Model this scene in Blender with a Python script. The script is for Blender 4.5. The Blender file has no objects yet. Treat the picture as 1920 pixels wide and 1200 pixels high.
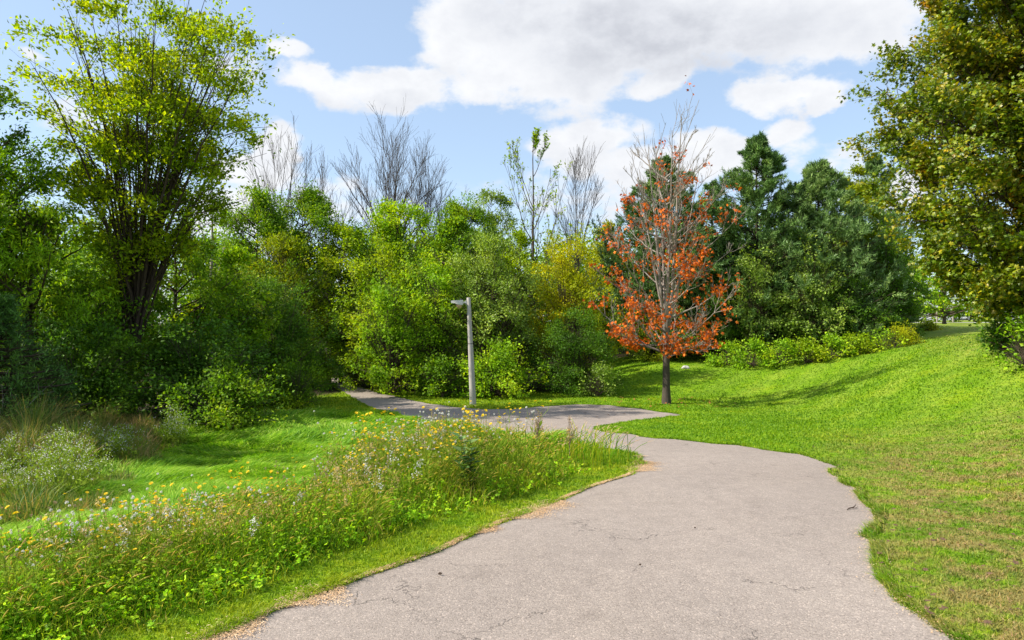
import bpy, math, time
import numpy as np
from mathutils import Vector
from mathutils.geometry import delaunay_2d_cdt

T0 = time.time()
sc = bpy.context.scene
COL = sc.collection
R = math.radians
F = 1280.0            # focal length in photo pixels (24 mm on 36 mm, 1920 px)
EYE = 1.6

# ------------------------------------------------------------------ helpers
def link(o):
    COL.objects.link(o)
    return o

def tag(o, label=None, cat=None, group=None, kind=None):
    if label: o['label'] = label
    if cat: o['category'] = cat
    if group: o['group'] = group
    if kind: o['kind'] = kind
    return o

def empty(name, loc, rz=0.0):
    o = bpy.data.objects.new(name, None)
    o.location = loc
    o.rotation_euler = (0, 0, rz)
    o.empty_display_size = .2
    return link(o)

def copy_tree(o, parent=None):
    c = o.copy()
    COL.objects.link(c)
    c.parent = parent
    for ch in list(o.children):
        copy_tree(ch, c)
    return c

def make_mesh(name, V, faces, mats, midx=None, smooth=False):
    """V (n,3); faces: list of (m,k) int arrays"""
    me = bpy.data.meshes.new(name)
    V = np.ascontiguousarray(V, dtype=np.float32)
    faces = [f for f in faces if len(f)]
    me.vertices.add(len(V))
    me.vertices.foreach_set('co', V.ravel())
    loops = np.concatenate([f.ravel() for f in faces]).astype(np.int32)
    tot = np.concatenate([np.full(len(f), f.shape[1], np.int32) for f in faces])
    start = np.concatenate([[0], np.cumsum(tot)[:-1]]).astype(np.int32)
    me.loops.add(len(loops))
    me.loops.foreach_set('vertex_index', loops)
    me.polygons.add(len(tot))
    me.polygons.foreach_set('loop_start', start)
    me.polygons.foreach_set('loop_total', tot)
    for m in (mats if isinstance(mats, (list, tuple)) else [mats]):
        me.materials.append(m)
    if midx is not None:
        me.polygons.foreach_set('material_index', np.asarray(midx, np.int32))
    me.polygons.foreach_set('use_smooth', np.full(len(tot), bool(smooth)))
    me.update(calc_edges=True)
    return me

def obj(name, me, parent=None, loc=(0, 0, 0)):
    o = bpy.data.objects.new(name, me)
    link(o)
    o.parent = parent
    o.location = loc
    return o

class Geo:
    """collects vertex / face arrays for one mesh"""
    def __init__(s):
        s.V = []; s.F = {}; s.n = 0
    def add(s, V, faces):
        V = np.asarray(V, dtype=np.float64).reshape(-1, 3)
        for f in faces:
            f = np.asarray(f)
            s.F.setdefault(f.shape[1], []).append(f + s.n)
        s.V.append(V); s.n += len(V)
        return s
    def mesh(s, name, mat, smooth=False):
        fs = [np.concatenate(v) for v in s.F.values()]
        return make_mesh(name, np.concatenate(s.V), fs, mat, smooth=smooth)

def unit(a):
    return a / np.maximum(np.linalg.norm(a, axis=-1, keepdims=True), 1e-9)

def tube_arrays(P, Rr, sides):
    """P (B,n,3) Rr (B,n) -> V, F"""
    B, n, _ = P.shape
    T = np.gradient(P, axis=1)
    T = unit(T)
    ref = np.where(np.abs(T[..., 2:3]) > .8, np.array([1., 0, 0]), np.array([0, 0, 1.]))
    # a stable frame for the whole polyline
    ref = np.repeat(ref[:, :1, :], n, axis=1)
    U = unit(np.cross(T, ref)); W = np.cross(T, U)
    a = np.linspace(0, 2 * np.pi, sides, endpoint=False)
    V = P[:, :, None, :] + Rr[:, :, None, None] * (np.cos(a)[None, None, :, None] * U[:, :, None, :] + np.sin(a)[None, None, :, None] * W[:, :, None, :])
    idx = np.arange(B * n * sides).reshape(B, n, sides)
    a0 = idx[:, :-1, :]; a1 = np.roll(a0, -1, axis=2)
    b0 = idx[:, 1:, :]; b1 = np.roll(b0, -1, axis=2)
    Fq = np.stack([a0, a1, b1, b0], -1).reshape(-1, 4)
    return V.reshape(-1, 3), Fq

def add_tubes(g, P, Rr, sides=4):
    V, Fq = tube_arrays(P, Rr, sides)
    g.add(V, [Fq])

# leaf outlines: (along, across, lift)
LEAF = {
    'oval': (np.array([(0, 0, 0), (.45, .27, .07), (1, 0, -.06), (.45, -.27, .07)]),
             [np.array([(0, 2, 1), (0, 3, 2)])]),
    'wide': (np.array([(0, 0, 0), (.35, .36, .06), (1, 0, -.1), (.35, -.36, .06)]),
             [np.array([(0, 2, 1), (0, 3, 2)])]),
    'lance': (np.array([(0, 0, 0), (.4, .15, .03), (1, 0, -.12), (.4, -.15, .03)]),
              [np.array([(0, 2, 1), (0, 3, 2)])]),
    'needle': (np.array([(0, .09, 0), (0, -.09, 0), (1, 0, 0)]), [np.array([(0, 1, 2)])]),
    'maple': (np.array([(0, 0, 0), (.05, .40, -.05), (.30, .20, .02), (.50, .55, -.08), (.62, .18, 0), (1.0, 0, -.12),
                        (.62, -.18, 0), (.50, -.55, -.08), (.30, -.20, .02), (.05, -.40, -.05), (.33, 0, .04)]),
              [np.array([(10, (i + 1) % 10, i) for i in range(10)])]),
    'lobed': (np.array([(0, 0, 0), (.25, .38, -.03), (.5, .12, .04), (.72, .26, -.03), (1, 0, -.1), (.72, -.26, -.03), (.5, -.12, .04), (.25, -.38, -.03)]),
              [np.array([(0, 2, 1), (2, 4, 3), (4, 6, 5), (6, 0, 7)]), np.array([(0, 6, 4, 2)])]),
}

def add_leaves(g, P, D, N, S, shape):
    """P pos, D direction, N approx normal, S size"""
    tv, tf = LEAF[shape]
    D = unit(D)
    X = unit(np.cross(D, N) + 1e-6)
    Z = np.cross(X, D)
    n, k = len(P), len(tv)
    V = P[:, None, :] + S[:, None, None] * (tv[None, :, 0:1] * D[:, None, :] + tv[None, :, 1:2] * X[:, None, :] + tv[None, :, 2:3] * Z[:, None, :])
    off = (np.arange(n) * k)[:, None, None]
    g.add(V.reshape(-1, 3), [(f[None] + off).reshape(-1, f.shape[1]) for f in tf])

# ------------------------------------------------------------------ terrain
_ty = np.linspace(-40, 420, 4601)
_tz = np.interp(_ty, [-40, -10, 0, 4, 8, 12, 16, 20, 25, 30, 40, 60, 420],
                [.4, .2, 0, -.16, -.42, -.68, -1.0, -1.3, -1.58, -1.70, -1.80, -1.7, -1.6])
_k = np.exp(-np.linspace(-2.2, 2.2, 45) ** 2); _k /= _k.sum()
_tz = np.convolve(np.pad(_tz, 22, mode='edge'), _k, mode='valid')

def sstep(t):
    t = np.clip(t, 0, 1)
    return t * t * (3 - 2 * t)

LA = np.array([-1.54, 3.8]); LB = np.array([1.86, 9.5])
LD = (LB - LA) / np.linalg.norm(LB - LA); LN = np.array([-LD[1], LD[0]])

def terrain(x, y):
    x = np.asarray(x, float); y = np.asarray(y, float)
    z0 = np.interp(y, _ty, _tz)
    x0 = np.interp(y, [-20, 4, 8, 12, 20, 26, 38, 60, 120], [2.2, 3.0, 4.8, 6.6, 8.0, 8.8, 10, 14, 20])
    L = np.interp(y, [-20, 4, 20, 26, 38, 60, 120], [12, 12, 10, 11.5, 20, 22, 22])
    zp = np.interp(y, [-20, 10, 30, 60, 120, 420], [1.4, 1.15, 1.0, 1.15, 1.32, 1.4])
    s = sstep((x - x0) / L)
    z0 = z0 + .95 * sstep((x - 2.5) / 6) * sstep((y - 28.5) / 10)
    z = z0 + s * (zp - z0)
    d = (x - LA[0]) * LN[0] + (y - LA[1]) * LN[1]
    fade = 1 - sstep((y - 14) / 7)
    z = z - .50 * sstep((d - 2.0) / 4.5) * fade * sstep((y + 2) / 5)
    z = z + .012 * np.sin(1.7 * x + .6 * y) * np.sin(1.1 * y - .5 * x) + .008 * np.sin(3.9 * x - 2.3 * y + 1)
    return z

def tz(x, y):
    return float(terrain(x, y))

def ground_hit(px, py):
    u = (px - 960) / F; v = (600 - py) / F
    ys = np.arange(1.5, 140, .02)
    diff = EYE + v * ys - terrain(u * ys, ys)
    i = np.argmax(diff < 0)
    if diff[i] >= 0: i = len(ys) - 1
    return (u * ys[i], ys[i])

# ------------------------------------------------------------------ path outline
left_px = [(400, 1200), (532, 1142), (682, 1086), (820, 1038), (880, 1008), (960, 974), (1040, 945), (1110, 915), (1180, 893),
           (1207, 872), (1198, 857), (1150, 845), (1100, 832), (1030, 822), (940, 812), (850, 801), (765, 786), (738, 777),
           (700, 766), (665, 748), (640, 734), (628, 722), (615, 712)]
far_px = [(632, 706), (650, 720), (700, 735), (745, 745), (800, 757), (860, 765), (920, 768), (962, 768), (1010, 763), (1060, 760), (1100, 759), (1140, 760),
          (1200, 767), (1245, 774), (1280, 779), (1240, 784), (1170, 792), (1115, 801), (1112, 805), (1140, 812), (1200, 820), (1300, 829), (1380, 836),
          (1440, 845), (1500, 853), (1545, 866), (1572, 878), (1556, 886), (1575, 905), (1604, 917), (1608, 935), (1640, 962), (1647, 988),
          (1612, 1006), (1636, 1018), (1642, 1060), (1652, 1092), (1684, 1130), (1740, 1168), (1782, 1200)]
left_w = [ground_hit(*p) for p in left_px]
far_w = [ground_hit(*p) for p in far_px]
back_r = [(2.35, 2.6), (1.6, 0), (0.3, -4), (-1.5, -9)]
back_l = [(-5.6, -9), (-4.6, -4), (-3.3, 0), (-2.2, 2.6)]
poly0 = np.array(left_w + far_w + back_r + back_l)
rngp = np.random.default_rng(5)

def densify(P, step=.11, jit=.022):
    out = []
    for a, b in zip(P, np.roll(P, -1, axis=0)):
        L = np.linalg.norm(b - a)
        st = step * max(1, np.linalg.norm(a) / 8)
        n = max(1, int(L / st))
        for i in range(n):
            out.append(a + (b - a) * i / n)
    out = np.array(out)
    dd = np.linalg.norm(out, axis=1)
    j = rngp.normal(0, 1, out.shape)
    j = .6 * j + .4 * np.roll(j, 1, axis=0)
    return out + j * jit * np.clip(dd / 8, .6, 1.6)[:, None]

poly = densify(poly0)

def in_poly(x, y, P=poly0):
    x = np.asarray(x); y = np.asarray(y)
    ins = np.zeros(x.shape, bool)
    for (x1, y1), (x2, y2) in zip(P, np.roll(P, -1, axis=0)):
        c = (y1 > y) != (y2 > y)
        if not c.any(): continue
        xi = (x2 - x1) * (y - y1) / ((y2 - y1) if y2 != y1 else 1e-9) + x1
        ins ^= c & (x < xi)
    return ins

def dist_poly(x, y, P=poly0, closed=True):
    x = np.asarray(x, float); y = np.asarray(y, float)
    best = np.full(x.shape, 1e9)
    Q = np.roll(P, -1, axis=0) if closed else P[1:]
    A = P if closed else P[:-1]
    for (x1, y1), (x2, y2) in zip(A, Q):
        dx, dy = x2 - x1, y2 - y1
        t = np.clip(((x - x1) * dx + (y - y1) * dy) / max(dx * dx + dy * dy, 1e-9), 0, 1)
        best = np.minimum(best, (x - x1 - t * dx) ** 2 + (y - y1 - t * dy) ** 2)
    return np.sqrt(best)

LEFT_EDGE = np.array([back_l[1], back_l[2], back_l[3]] + left_w[:11])
def dleft(x, y):      # distance to the near left edge of the path
    return dist_poly(x, y, LEFT_EDGE, closed=False)

# ------------------------------------------------------------------ materials
def new_mat(name):
    m = bpy.data.materials.new(name)
    m.use_nodes = True
    nt = m.node_tree
    nt.nodes.clear()
    out = nt.nodes.new('ShaderNodeOutputMaterial')
    return m, nt, out

def N(nt, typ, **kw):
    n = nt.nodes.new(typ)
    for k, v in kw.items():
        if k.startswith('_'): continue
        setattr(n, k, v)
    return n

def setin(n, **kw):
    for k, v in kw.items():
        n.inputs[k.replace('_', ' ')].default_value = v
    return n

def ramp(nt, stops, interp='LINEAR'):
    n = nt.nodes.new('ShaderNodeValToRGB')
    cr = n.color_ramp
    cr.interpolation = interp
    while len(cr.elements) < len(stops): cr.elements.new(.5)
    for e, (p, c) in zip(cr.elements, stops):
        e.position = p
        e.color = (c[0], c[1], c[2], 1) if hasattr(c, '__len__') else (c, c, c, 1)
    return n

def mixc(nt, fac, a, b, mode='MIX'):
    n = nt.nodes.new('ShaderNodeMix'); n.data_type = 'RGBA'; n.blend_type = mode
    for sock, v in ((n.inputs[0], fac), (n.inputs[6], a), (n.inputs[7], b)):
        if hasattr(v, 'is_output') or isinstance(v, bpy.types.NodeSocket): nt.links.new(v, sock)
        elif hasattr(v, '__len__'): sock.default_value = (*v[:3], 1)
        else: sock.default_value = v
    return n.outputs[2]

def mth(nt, op, a, b=None, c=None, clamp=False):
    n = nt.nodes.new('ShaderNodeMath'); n.operation = op; n.use_clamp = clamp
    for sock, v in zip(n.inputs, (a, b, c)):
        if v is None: continue
        if isinstance(v, bpy.types.NodeSocket): nt.links.new(v, sock)
        else: sock.default_value = v
    return n.outputs[0]

def noise(nt, scale, detail=3, rough=.55, vec=None, dim='3D', out=0):
    n = nt.nodes.new('ShaderNodeTexNoise'); n.noise_dimensions = dim
    setin(n, Scale=scale, Detail=detail, Roughness=rough)
    if vec is not None: nt.links.new(vec, n.inputs['Vector'])
    return n.outputs[out]

LEAFGAIN = np.array([3.1, 1.95, 1.2])
def leaf_mat(name, stops, transl=.42, tint=(1.35, 1.3, .5), var=.35, rough=.55, spec=.22, nscale=.55):
    """stops: colour stops picked per leaf; whole boughs lean to one end of the ramp"""
    stops = [(p, tuple(np.minimum(np.array(c) * LEAFGAIN, .85))) for p, c in stops]
    m, nt, out = new_mat(name)
    geo = N(nt, 'ShaderNodeNewGeometry')
    tc = N(nt, 'ShaderNodeTexCoord')
    nz = noise(nt, nscale, 2, .6, tc.outputs['Object'])
    f = mth(nt, 'MULTIPLY_ADD', nz, 2.4, -.7)
    f = mth(nt, 'MULTIPLY', f, 1 - var)
    f = mth(nt, 'MULTIPLY_ADD', geo.outputs['Random Per Island'], var, f, clamp=True)
    rp = ramp(nt, stops)
    nt.links.new(f, rp.inputs[0])
    # single leaves brighter or duller than their neighbours
    r2 = mth(nt, 'FRACT', mth(nt, 'MULTIPLY', geo.outputs['Random Per Island'], 37.7))
    bri = mth(nt, 'MULTIPLY_ADD', r2, 1.0, .5)
    col = mixc(nt, 1.0, rp.outputs[0], bri, 'MULTIPLY')
    p = N(nt, 'ShaderNodeBsdfPrincipled')
    nt.links.new(col, p.inputs['Base Color'])
    setin(p, Roughness=rough)
    p.inputs['Specular IOR Level'].default_value = spec
    t = N(nt, 'ShaderNodeBsdfTranslucent')
    nt.links.new(mixc(nt, 1.0, col, tint, 'MULTIPLY'), t.inputs['Color'])
    mx = N(nt, 'ShaderNodeMixShader'); mx.inputs[0].default_value = transl
    nt.links.new(p.outputs[0], mx.inputs[1]); nt.links.new(t.outputs[0], mx.inputs[2])
    nt.links.new(mx.outputs[0], out.inputs[0])
    return m

def bark_mat(name, c1, c2, scale=14):
    m, nt, out = new_mat(name)
    tc = N(nt, 'ShaderNodeTexCoord')
    mp = N(nt, 'ShaderNodeMapping'); mp.inputs['Scale'].default_value = (1, 1, .22)
    nt.links.new(tc.outputs['Object'], mp.inputs[0])
    nz = noise(nt, scale, 5, .65, mp.outputs[0])
    rp = ramp(nt, [(.3, c1), (.7, c2)]); nt.links.new(nz, rp.inputs[0])
    p = N(nt, 'ShaderNodeBsdfPrincipled'); setin(p, Roughness=.9)
    p.inputs['Specular IOR Level'].default_value = .15
    nt.links.new(rp.outputs[0], p.inputs['Base Color'])
    bp = N(nt, 'ShaderNodeBump'); setin(bp, Strength=.6, Distance=.02)
    nt.links.new(nz, bp.inputs['Height']); nt.links.new(bp.outputs[0], p.inputs['Normal'])
    nt.links.new(p.outputs[0], out.inputs[0])
    return m

def plain_mat(name, col, rough=.6, metal=0, var=.15, scale=8, spec=.5, transl=0):
    m, nt, out = new_mat(name)
    tc = N(nt, 'ShaderNodeTexCoord')
    nz = noise(nt, scale, 4, .6, tc.outputs['Object'])
    rp = ramp(nt, [(.3, tuple(c * (1 - var) for c in col)), (.7, tuple(min(1, c * (1 + var)) for c in col))])
    nt.links.new(nz, rp.inputs[0])
    p = N(nt, 'ShaderNodeBsdfPrincipled'); setin(p, Roughness=rough, Metallic=metal)
    p.inputs['Specular IOR Level'].default_value = spec
    nt.links.new(rp.outputs[0], p.inputs['Base Color'])
    if transl:
        t = N(nt, 'ShaderNodeBsdfTranslucent'); nt.links.new(rp.outputs[0], t.inputs[0])
        mx = N(nt, 'ShaderNodeMixShader'); mx.inputs[0].default_value = transl
        nt.links.new(p.outputs[0], mx.inputs[1]); nt.links.new(t.outputs[0], mx.inputs[2])
        nt.links.new(mx.outputs[0], out.inputs[0])
    else:
        nt.links.new(p.outputs[0], out.inputs[0])
    return m

def lawn_colour(nt, blade=False):
    """grass colour by place: green, yellow-green, parched patches on the right bank, bands of mowing"""
    geo = N(nt, 'ShaderNodeNewGeometry')
    pos = geo.outputs['Position']
    sx = N(nt, 'ShaderNodeSeparateXYZ'); nt.links.new(pos, sx.inputs[0])
    n1 = noise(nt, .55, 4, .6, pos)
    n2 = noise(nt, 3.2, 4, .65, pos)
    base = ramp(nt, [(.32, (.10, .22, .004)), (.5, (.165, .31, .005)), (.66, (.27, .37, .008))])
    f = mth(nt, 'ADD', mth(nt, 'MULTIPLY', n1, .6), mth(nt, 'MULTIPLY', n2, .4))
    nt.links.new(f, base.inputs[0])
    yl = mth(nt, 'MULTIPLY', mth(nt, 'MULTIPLY_ADD', sx.outputs[0], -.5, 1.6, clamp=True), .6)
    vb = mixc(nt, mth(nt, 'MULTIPLY', yl, mth(nt, 'MULTIPLY_ADD', n2, 3.0, -1.0, clamp=True)), base.outputs[0], (.34, .37, .012))
    # mowing bands run along the bank
    st = mth(nt, 'SINE', mth(nt, 'MULTIPLY', mth(nt, 'ADD', mth(nt, 'MULTIPLY', sx.outputs[0], .93), mth(nt, 'MULTIPLY', sx.outputs[1], -.75)), 3.3))
    st = mth(nt, 'MULTIPLY', mth(nt, 'MULTIPLY_ADD', st, .5, .5), mth(nt, 'MULTIPLY_ADD', n1, 1.5, -.35, clamp=True))
    right = mth(nt, 'MULTIPLY_ADD', sx.outputs[0], .25, -1.5, clamp=True)
    c = mixc(nt, mth(nt, 'MULTIPLY', mth(nt, 'MULTIPLY', st, right), .65), vb, (.32, .42, .06))
    # parched zone: right bank near the viewer, fading with distance
    nearf = mth(nt, 'MULTIPLY_ADD', sx.outputs[1], -.075, 1.25, clamp=True)
    rr = mth(nt, 'MULTIPLY', mth(nt, 'SUBTRACT', sx.outputs[0], mth(nt, 'MULTIPLY', sx.outputs[1], .38)), .7)
    rr = mth(nt, 'MULTIPLY_ADD', rr, 1.0, -.25, clamp=True)
    crest = mth(nt, 'MULTIPLY_ADD', sx.outputs[2], 1.1, -.1, clamp=True)
    zone = mth(nt, 'MAXIMUM', mth(nt, 'MULTIPLY', mth(nt, 'MULTIPLY', nearf, rr), 1.9, clamp=True), mth(nt, 'MULTIPLY', crest, .6))
    nd = noise(nt, 2.2, 6, .75, pos)
    dry = mth(nt, 'MULTIPLY', zone, mth(nt, 'MULTIPLY_ADD', nd, 7.0, -2.9, clamp=True))
    c = mixc(nt, dry, c, (.31, .25, .085))
    nd2 = noise(nt, 4.0, 4, .7, pos)
    dk = mth(nt, 'MULTIPLY', zone, mth(nt, 'MULTIPLY_ADD', nd2, 4.0, -2.0, clamp=True))
    c = mixc(nt, mth(nt, 'MULTIPLY', dk, .75), c, (.11, .14, .02))
    return c, geo, dry

def ground_mat():
    m, nt, out = new_mat('lawn_ground')
    c, geo, dry = lawn_colour(nt)
    at = N(nt, 'ShaderNodeAttribute'); at.attribute_name = 'edge'
    n3 = noise(nt, 9, 5, .7, geo.outputs['Position'])
    # soil and thatch seen between the blades
    c = mixc(nt, mth(nt, 'MULTIPLY_ADD', n3, 2.2, -.85, clamp=True), c, (.07, .10, .016))
    e = mth(nt, 'MULTIPLY', at.outputs['Fac'], mth(nt, 'MULTIPLY_ADD', n3, 2.5, -.45, clamp=True))
    c = mixc(nt, e, c, (.34, .24, .12))
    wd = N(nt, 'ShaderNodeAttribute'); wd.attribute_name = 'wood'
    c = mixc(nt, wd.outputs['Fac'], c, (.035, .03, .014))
    p = N(nt, 'ShaderNodeBsdfPrincipled'); setin(p, Roughness=.95)
    p.inputs['Specular IOR Level'].default_value = .1
    nt.links.new(c, p.inputs['Base Color'])
    bp = N(nt, 'ShaderNodeBump'); setin(bp, Strength=.8, Distance=.04)
    nt.links.new(noise(nt, 22, 4, .7, geo.outputs['Position']), bp.inputs['Height']); nt.links.new(bp.outputs[0], p.inputs['Normal'])
    nt.links.new(p.outputs[0], out.inputs[0])
    return m

def blade_mat(name='lawn_blades', kind='lawn', stops=None, transl=.35):
    m, nt, out = new_mat(name)
    if kind == 'lawn':
        c, geo, dry = lawn_colour(nt)
        r = ramp(nt, [(0, (.45, .6, .4)), (.4, (.9, .95, .9)), (.8, (1.25, 1.15, 1.0)), (.93, (1.4, 1.25, 1.4)), (1, (1.8, 1.35, 2.6))])
        nt.links.new(geo.outputs['Random Per Island'], r.inputs[0])
        c = mixc(nt, 1, c, r.outputs[0], 'MULTIPLY')
    else:
        geo = N(nt, 'ShaderNodeNewGeometry')
        nz = noise(nt, .9, 3, .6, geo.outputs['Position'])
        f = mth(nt, 'ADD', mth(nt, 'MULTIPLY_ADD', nz, 1.4, -.5), mth(nt, 'MULTIPLY_ADD', geo.outputs['Random Per Island'], .8, -.18), clamp=True)
        rp = ramp(nt, stops); nt.links.new(f, rp.inputs[0]); c = rp.outputs[0]
    p = N(nt, 'ShaderNodeBsdfPrincipled'); setin(p, Roughness=.55)
    p.inputs['Specular IOR Level'].default_value = .3
    nt.links.new(c, p.inputs['Base Color'])
    t = N(nt, 'ShaderNodeBsdfTranslucent'); nt.links.new(mixc(nt, 1, c, (1.2, 1.2, .7), 'MULTIPLY'), t.inputs[0])
    mx = N(nt, 'ShaderNodeMixShader'); mx.inputs[0].default_value = transl
    nt.links.new(p.outputs[0], mx.inputs[1]); nt.links.new(t.outputs[0], mx.inputs[2])
    nt.links.new(mx.outputs[0], out.inputs[0])
    return m

def asphalt_mat():
    m, nt, out = new_mat('old_asphalt')
    geo = N(nt, 'ShaderNodeNewGeometry'); pos = geo.outputs['Position']
    big = noise(nt, .7, 4, .6, pos)
    mid = noise(nt, 6, 5, .7, pos)
    c = ramp(nt, [(.3, (.225, .19, .168)), (.5, (.30, .255, .226)), (.7, (.36, .308, .272))])
    nt.links.new(mth(nt, 'ADD', mth(nt, 'MULTIPLY', big, .6), mth(nt, 'MULTIPLY', mid, .4)), c.inputs[0])
    v = N(nt, 'ShaderNodeTexVoronoi'); setin(v, Scale=120.0); nt.links.new(pos, v.inputs['Vector'])
    sp = N(nt, 'ShaderNodeSeparateXYZ'); nt.links.new(v.outputs['Color'], sp.inputs[0])
    stone = ramp(nt, [(0, (.45, .42, .40)), (.22, (.8, .8, .8)), (.6, (1, 1, 1)), (.88, (1.1, 1.08, 1.06)), (.96, (1.75, 1.7, 1.65))])
    nt.links.new(sp.outputs[0], stone.inputs[0])
    col = mixc(nt, .6, c.outputs[0], stone.outputs[0], 'MULTIPLY')
    # fine cracks where the surface has aged
    wv = noise(nt, 2.5, 4, .7, pos, out=1)
    mpv = N(nt, 'ShaderNodeVectorMath'); mpv.operation = 'MULTIPLY_ADD'
    nt.links.new(wv, mpv.inputs[0]); mpv.inputs[1].default_value = (.55, .55, .55); nt.links.new(pos, mpv.inputs[2])
    v2 = N(nt, 'ShaderNodeTexVoronoi'); v2.feature = 'DISTANCE_TO_EDGE'; setin(v2, Scale=.75); nt.links.new(mpv.outputs[0], v2.inputs['Vector'])
    cr = mth(nt, 'SUBTRACT', 1.0, mth(nt, 'MULTIPLY', v2.outputs['Distance'], 150.0), clamp=True)
    cm = mth(nt, 'MULTIPLY_ADD', noise(nt, .9, 4, .65, pos), 9.0, -4.3, clamp=True)
    crk = mth(nt, 'MULTIPLY', cr, cm)
    col = mixc(nt, mth(nt, 'MULTIPLY', crk, .75), col, (.06, .05, .045))
    st = noise(nt, .35, 5, .7, pos)
    col = mixc(nt, mth(nt, 'MULTIPLY_ADD', st, 3.0, -1.25, clamp=True), col, mixc(nt, 1.0, col, (.72, .71, .70), 'MULTIPLY'))
    col = mixc(nt, mth(nt, 'MULTIPLY_ADD', noise(nt, 1.4, 6, .75, pos), 5.0, -2.9, clamp=True), col, mixc(nt, 1.0, col, (.78, .77, .77), 'MULTIPLY'))
    gr = noise(nt, 38, 3, .7, pos)
    col = mixc(nt, mth(nt, 'MULTIPLY_ADD', gr, 9.0, -6.1, clamp=True), col, (.10, .085, .075))
    p = N(nt, 'ShaderNodeBsdfPrincipled'); setin(p, Roughness=.85)
    p.inputs['Specular IOR Level'].default_value = .25
    nt.links.new(col, p.inputs['Base Color'])
    bp = N(nt, 'ShaderNodeBump'); setin(bp, Strength=.5, Distance=.006)
    h = mth(nt, 'SUBTRACT', mth(nt, 'ADD', mth(nt, 'MULTIPLY', v.outputs['Distance'], -.6), noise(nt, 120, 3, .6, pos)), mth(nt, 'MULTIPLY', crk, 1.5))
    nt.links.new(h, bp.inputs['Height']); nt.links.new(bp.outputs[0], p.inputs['Normal'])
    nt.links.new(p.outputs[0], out.inputs[0])
    return m

G = lambda *a: [(p, c) for p, c in a]
M = {}
M['ground'] = ground_mat()
M['lawn'] = blade_mat()
M['asphalt'] = asphalt_mat()
M['mid'] = leaf_mat('leaves_mid_green', G((0, (.02, .075, .006)), (.5, (.045, .14, .008)), (1, (.12, .24, .010))))
M['bright'] = leaf_mat('leaves_bright_green', G((0, (.03, .11, .006)), (.5, (.075, .21, .008)), (1, (.19, .33, .012))), transl=.4)
M['dark'] = leaf_mat('leaves_dark_green', G((0, (.013, .055, .008)), (.5, (.030, .105, .010)), (1, (.065, .16, .012))), spec=.25)
M['olive'] = leaf_mat('leaves_olive', G((0, (.025, .085, .003)), (.5, (.07, .15, .005)), (1, (.15, .22, .006))), transl=.4)
M['elm'] = leaf_mat('leaves_elm', G((0, (.030, .105, .004)), (.5, (.078, .175, .005)), (1, (.15, .24, .006))), transl=.6, var=.5)
M['yellow'] = leaf_mat('leaves_yellowing', G((0, (.05, .13, .003)), (.4, (.115, .205, .004)), (1, (.185, .25, .005))), transl=.42)
M['lime'] = leaf_mat('leaves_lime', G((0, (.026, .10, .004)), (.5, (.075, .18, .005)), (1, (.15, .26, .008))), transl=.42)
M['grey'] = leaf_mat('leaves_grey_green', G((0, (.035, .10, .018)), (.5, (.075, .18, .035)), (1, (.15, .28, .07))), transl=.3, spec=.4, rough=.45)
M['maple'] = leaf_mat('leaves_turning_maple', G((0, (.017, .062, .004)), (.4, (.042, .102, .004)), (.62, (.072, .130, .005)), (.86, (.13, .155, .006)), (1, (.18, .13, .009))), var=.55, transl=.30, spec=.5, rough=.42, nscale=.8)
M['rust'] = leaf_mat('leaves_rust', G((0, (.085, .030, .010)), (.4, (.165, .056, .008)), (.72, (.23, .092, .007)), (1, (.13, .075, .035))), var=.6, transl=.35, tint=(1.2, .9, .6), nscale=1.2)
M['pine'] = leaf_mat('needles_pine', G((0, (.015, .055, .026)), (.5, (.034, .102, .038)), (1, (.082, .19, .06))), transl=.15, spec=.3, rough=.5, tint=(1, 1.1, .6))
M['pineblue'] = leaf_mat('needles_blue_pine', G((0, (.022, .070, .038)), (.5, (.048, .130, .058)), (1, (.10, .21, .085))), transl=.15, spec=.3, rough=.5, tint=(1, 1.1, .6))
M['spruce'] = leaf_mat('needles_spruce', G((0, (.010, .045, .014)), (.5, (.022, .08, .022)), (1, (.05, .13, .03))), transl=.1, tint=(1, 1.1, .6))
M['bark'] = bark_mat('bark_brown', (.045, .032, .022), (.13, .10, .075))
M['barkdark'] = bark_mat('bark_dark', (.03, .022, .017), (.085, .06, .045))
M['barkgrey'] = bark_mat('bark_grey', (.16, .13, .11), (.38, .33, .29), 20)
M['barkbare'] = bark_mat('bark_bare_tree', (.055, .046, .042), (.12, .10, .092), 20)
def shaded_foot_bark():  # the crown's shade on the lower trunk is painted into the bark colour
    m = bark_mat('bark_grey_shaded_foot', (.16, .13, .11), (.38, .33, .29), 20)
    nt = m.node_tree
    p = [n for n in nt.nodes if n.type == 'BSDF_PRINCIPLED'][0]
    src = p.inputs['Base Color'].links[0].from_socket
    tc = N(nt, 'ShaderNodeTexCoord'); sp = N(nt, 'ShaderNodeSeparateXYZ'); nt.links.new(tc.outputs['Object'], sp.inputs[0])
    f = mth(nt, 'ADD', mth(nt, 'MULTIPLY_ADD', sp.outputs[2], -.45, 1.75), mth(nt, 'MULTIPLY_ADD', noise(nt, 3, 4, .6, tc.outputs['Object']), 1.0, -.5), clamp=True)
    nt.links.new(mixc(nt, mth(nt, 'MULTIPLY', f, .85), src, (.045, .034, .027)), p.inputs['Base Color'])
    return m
M['barkshaded'] = shaded_foot_bark()
M['concrete'] = plain_mat('lamp_concrete', (.42, .39, .36), .9, var=.12, scale=30, spec=.2)
M['lampmetal'] = plain_mat('lamp_metal', (.62, .60, .58), .5, .2, var=.06)
M['lampglass'] = plain_mat('lamp_lens', (.52, .36, .20), .25, var=.1, scale=20)
M['lampdark'] = plain_mat('lamp_band', (.06, .055, .05), .7)
M['petal_y'] = plain_mat('yellow_petals', (.88, .66, .01), .6, var=.12, transl=.3)
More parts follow.
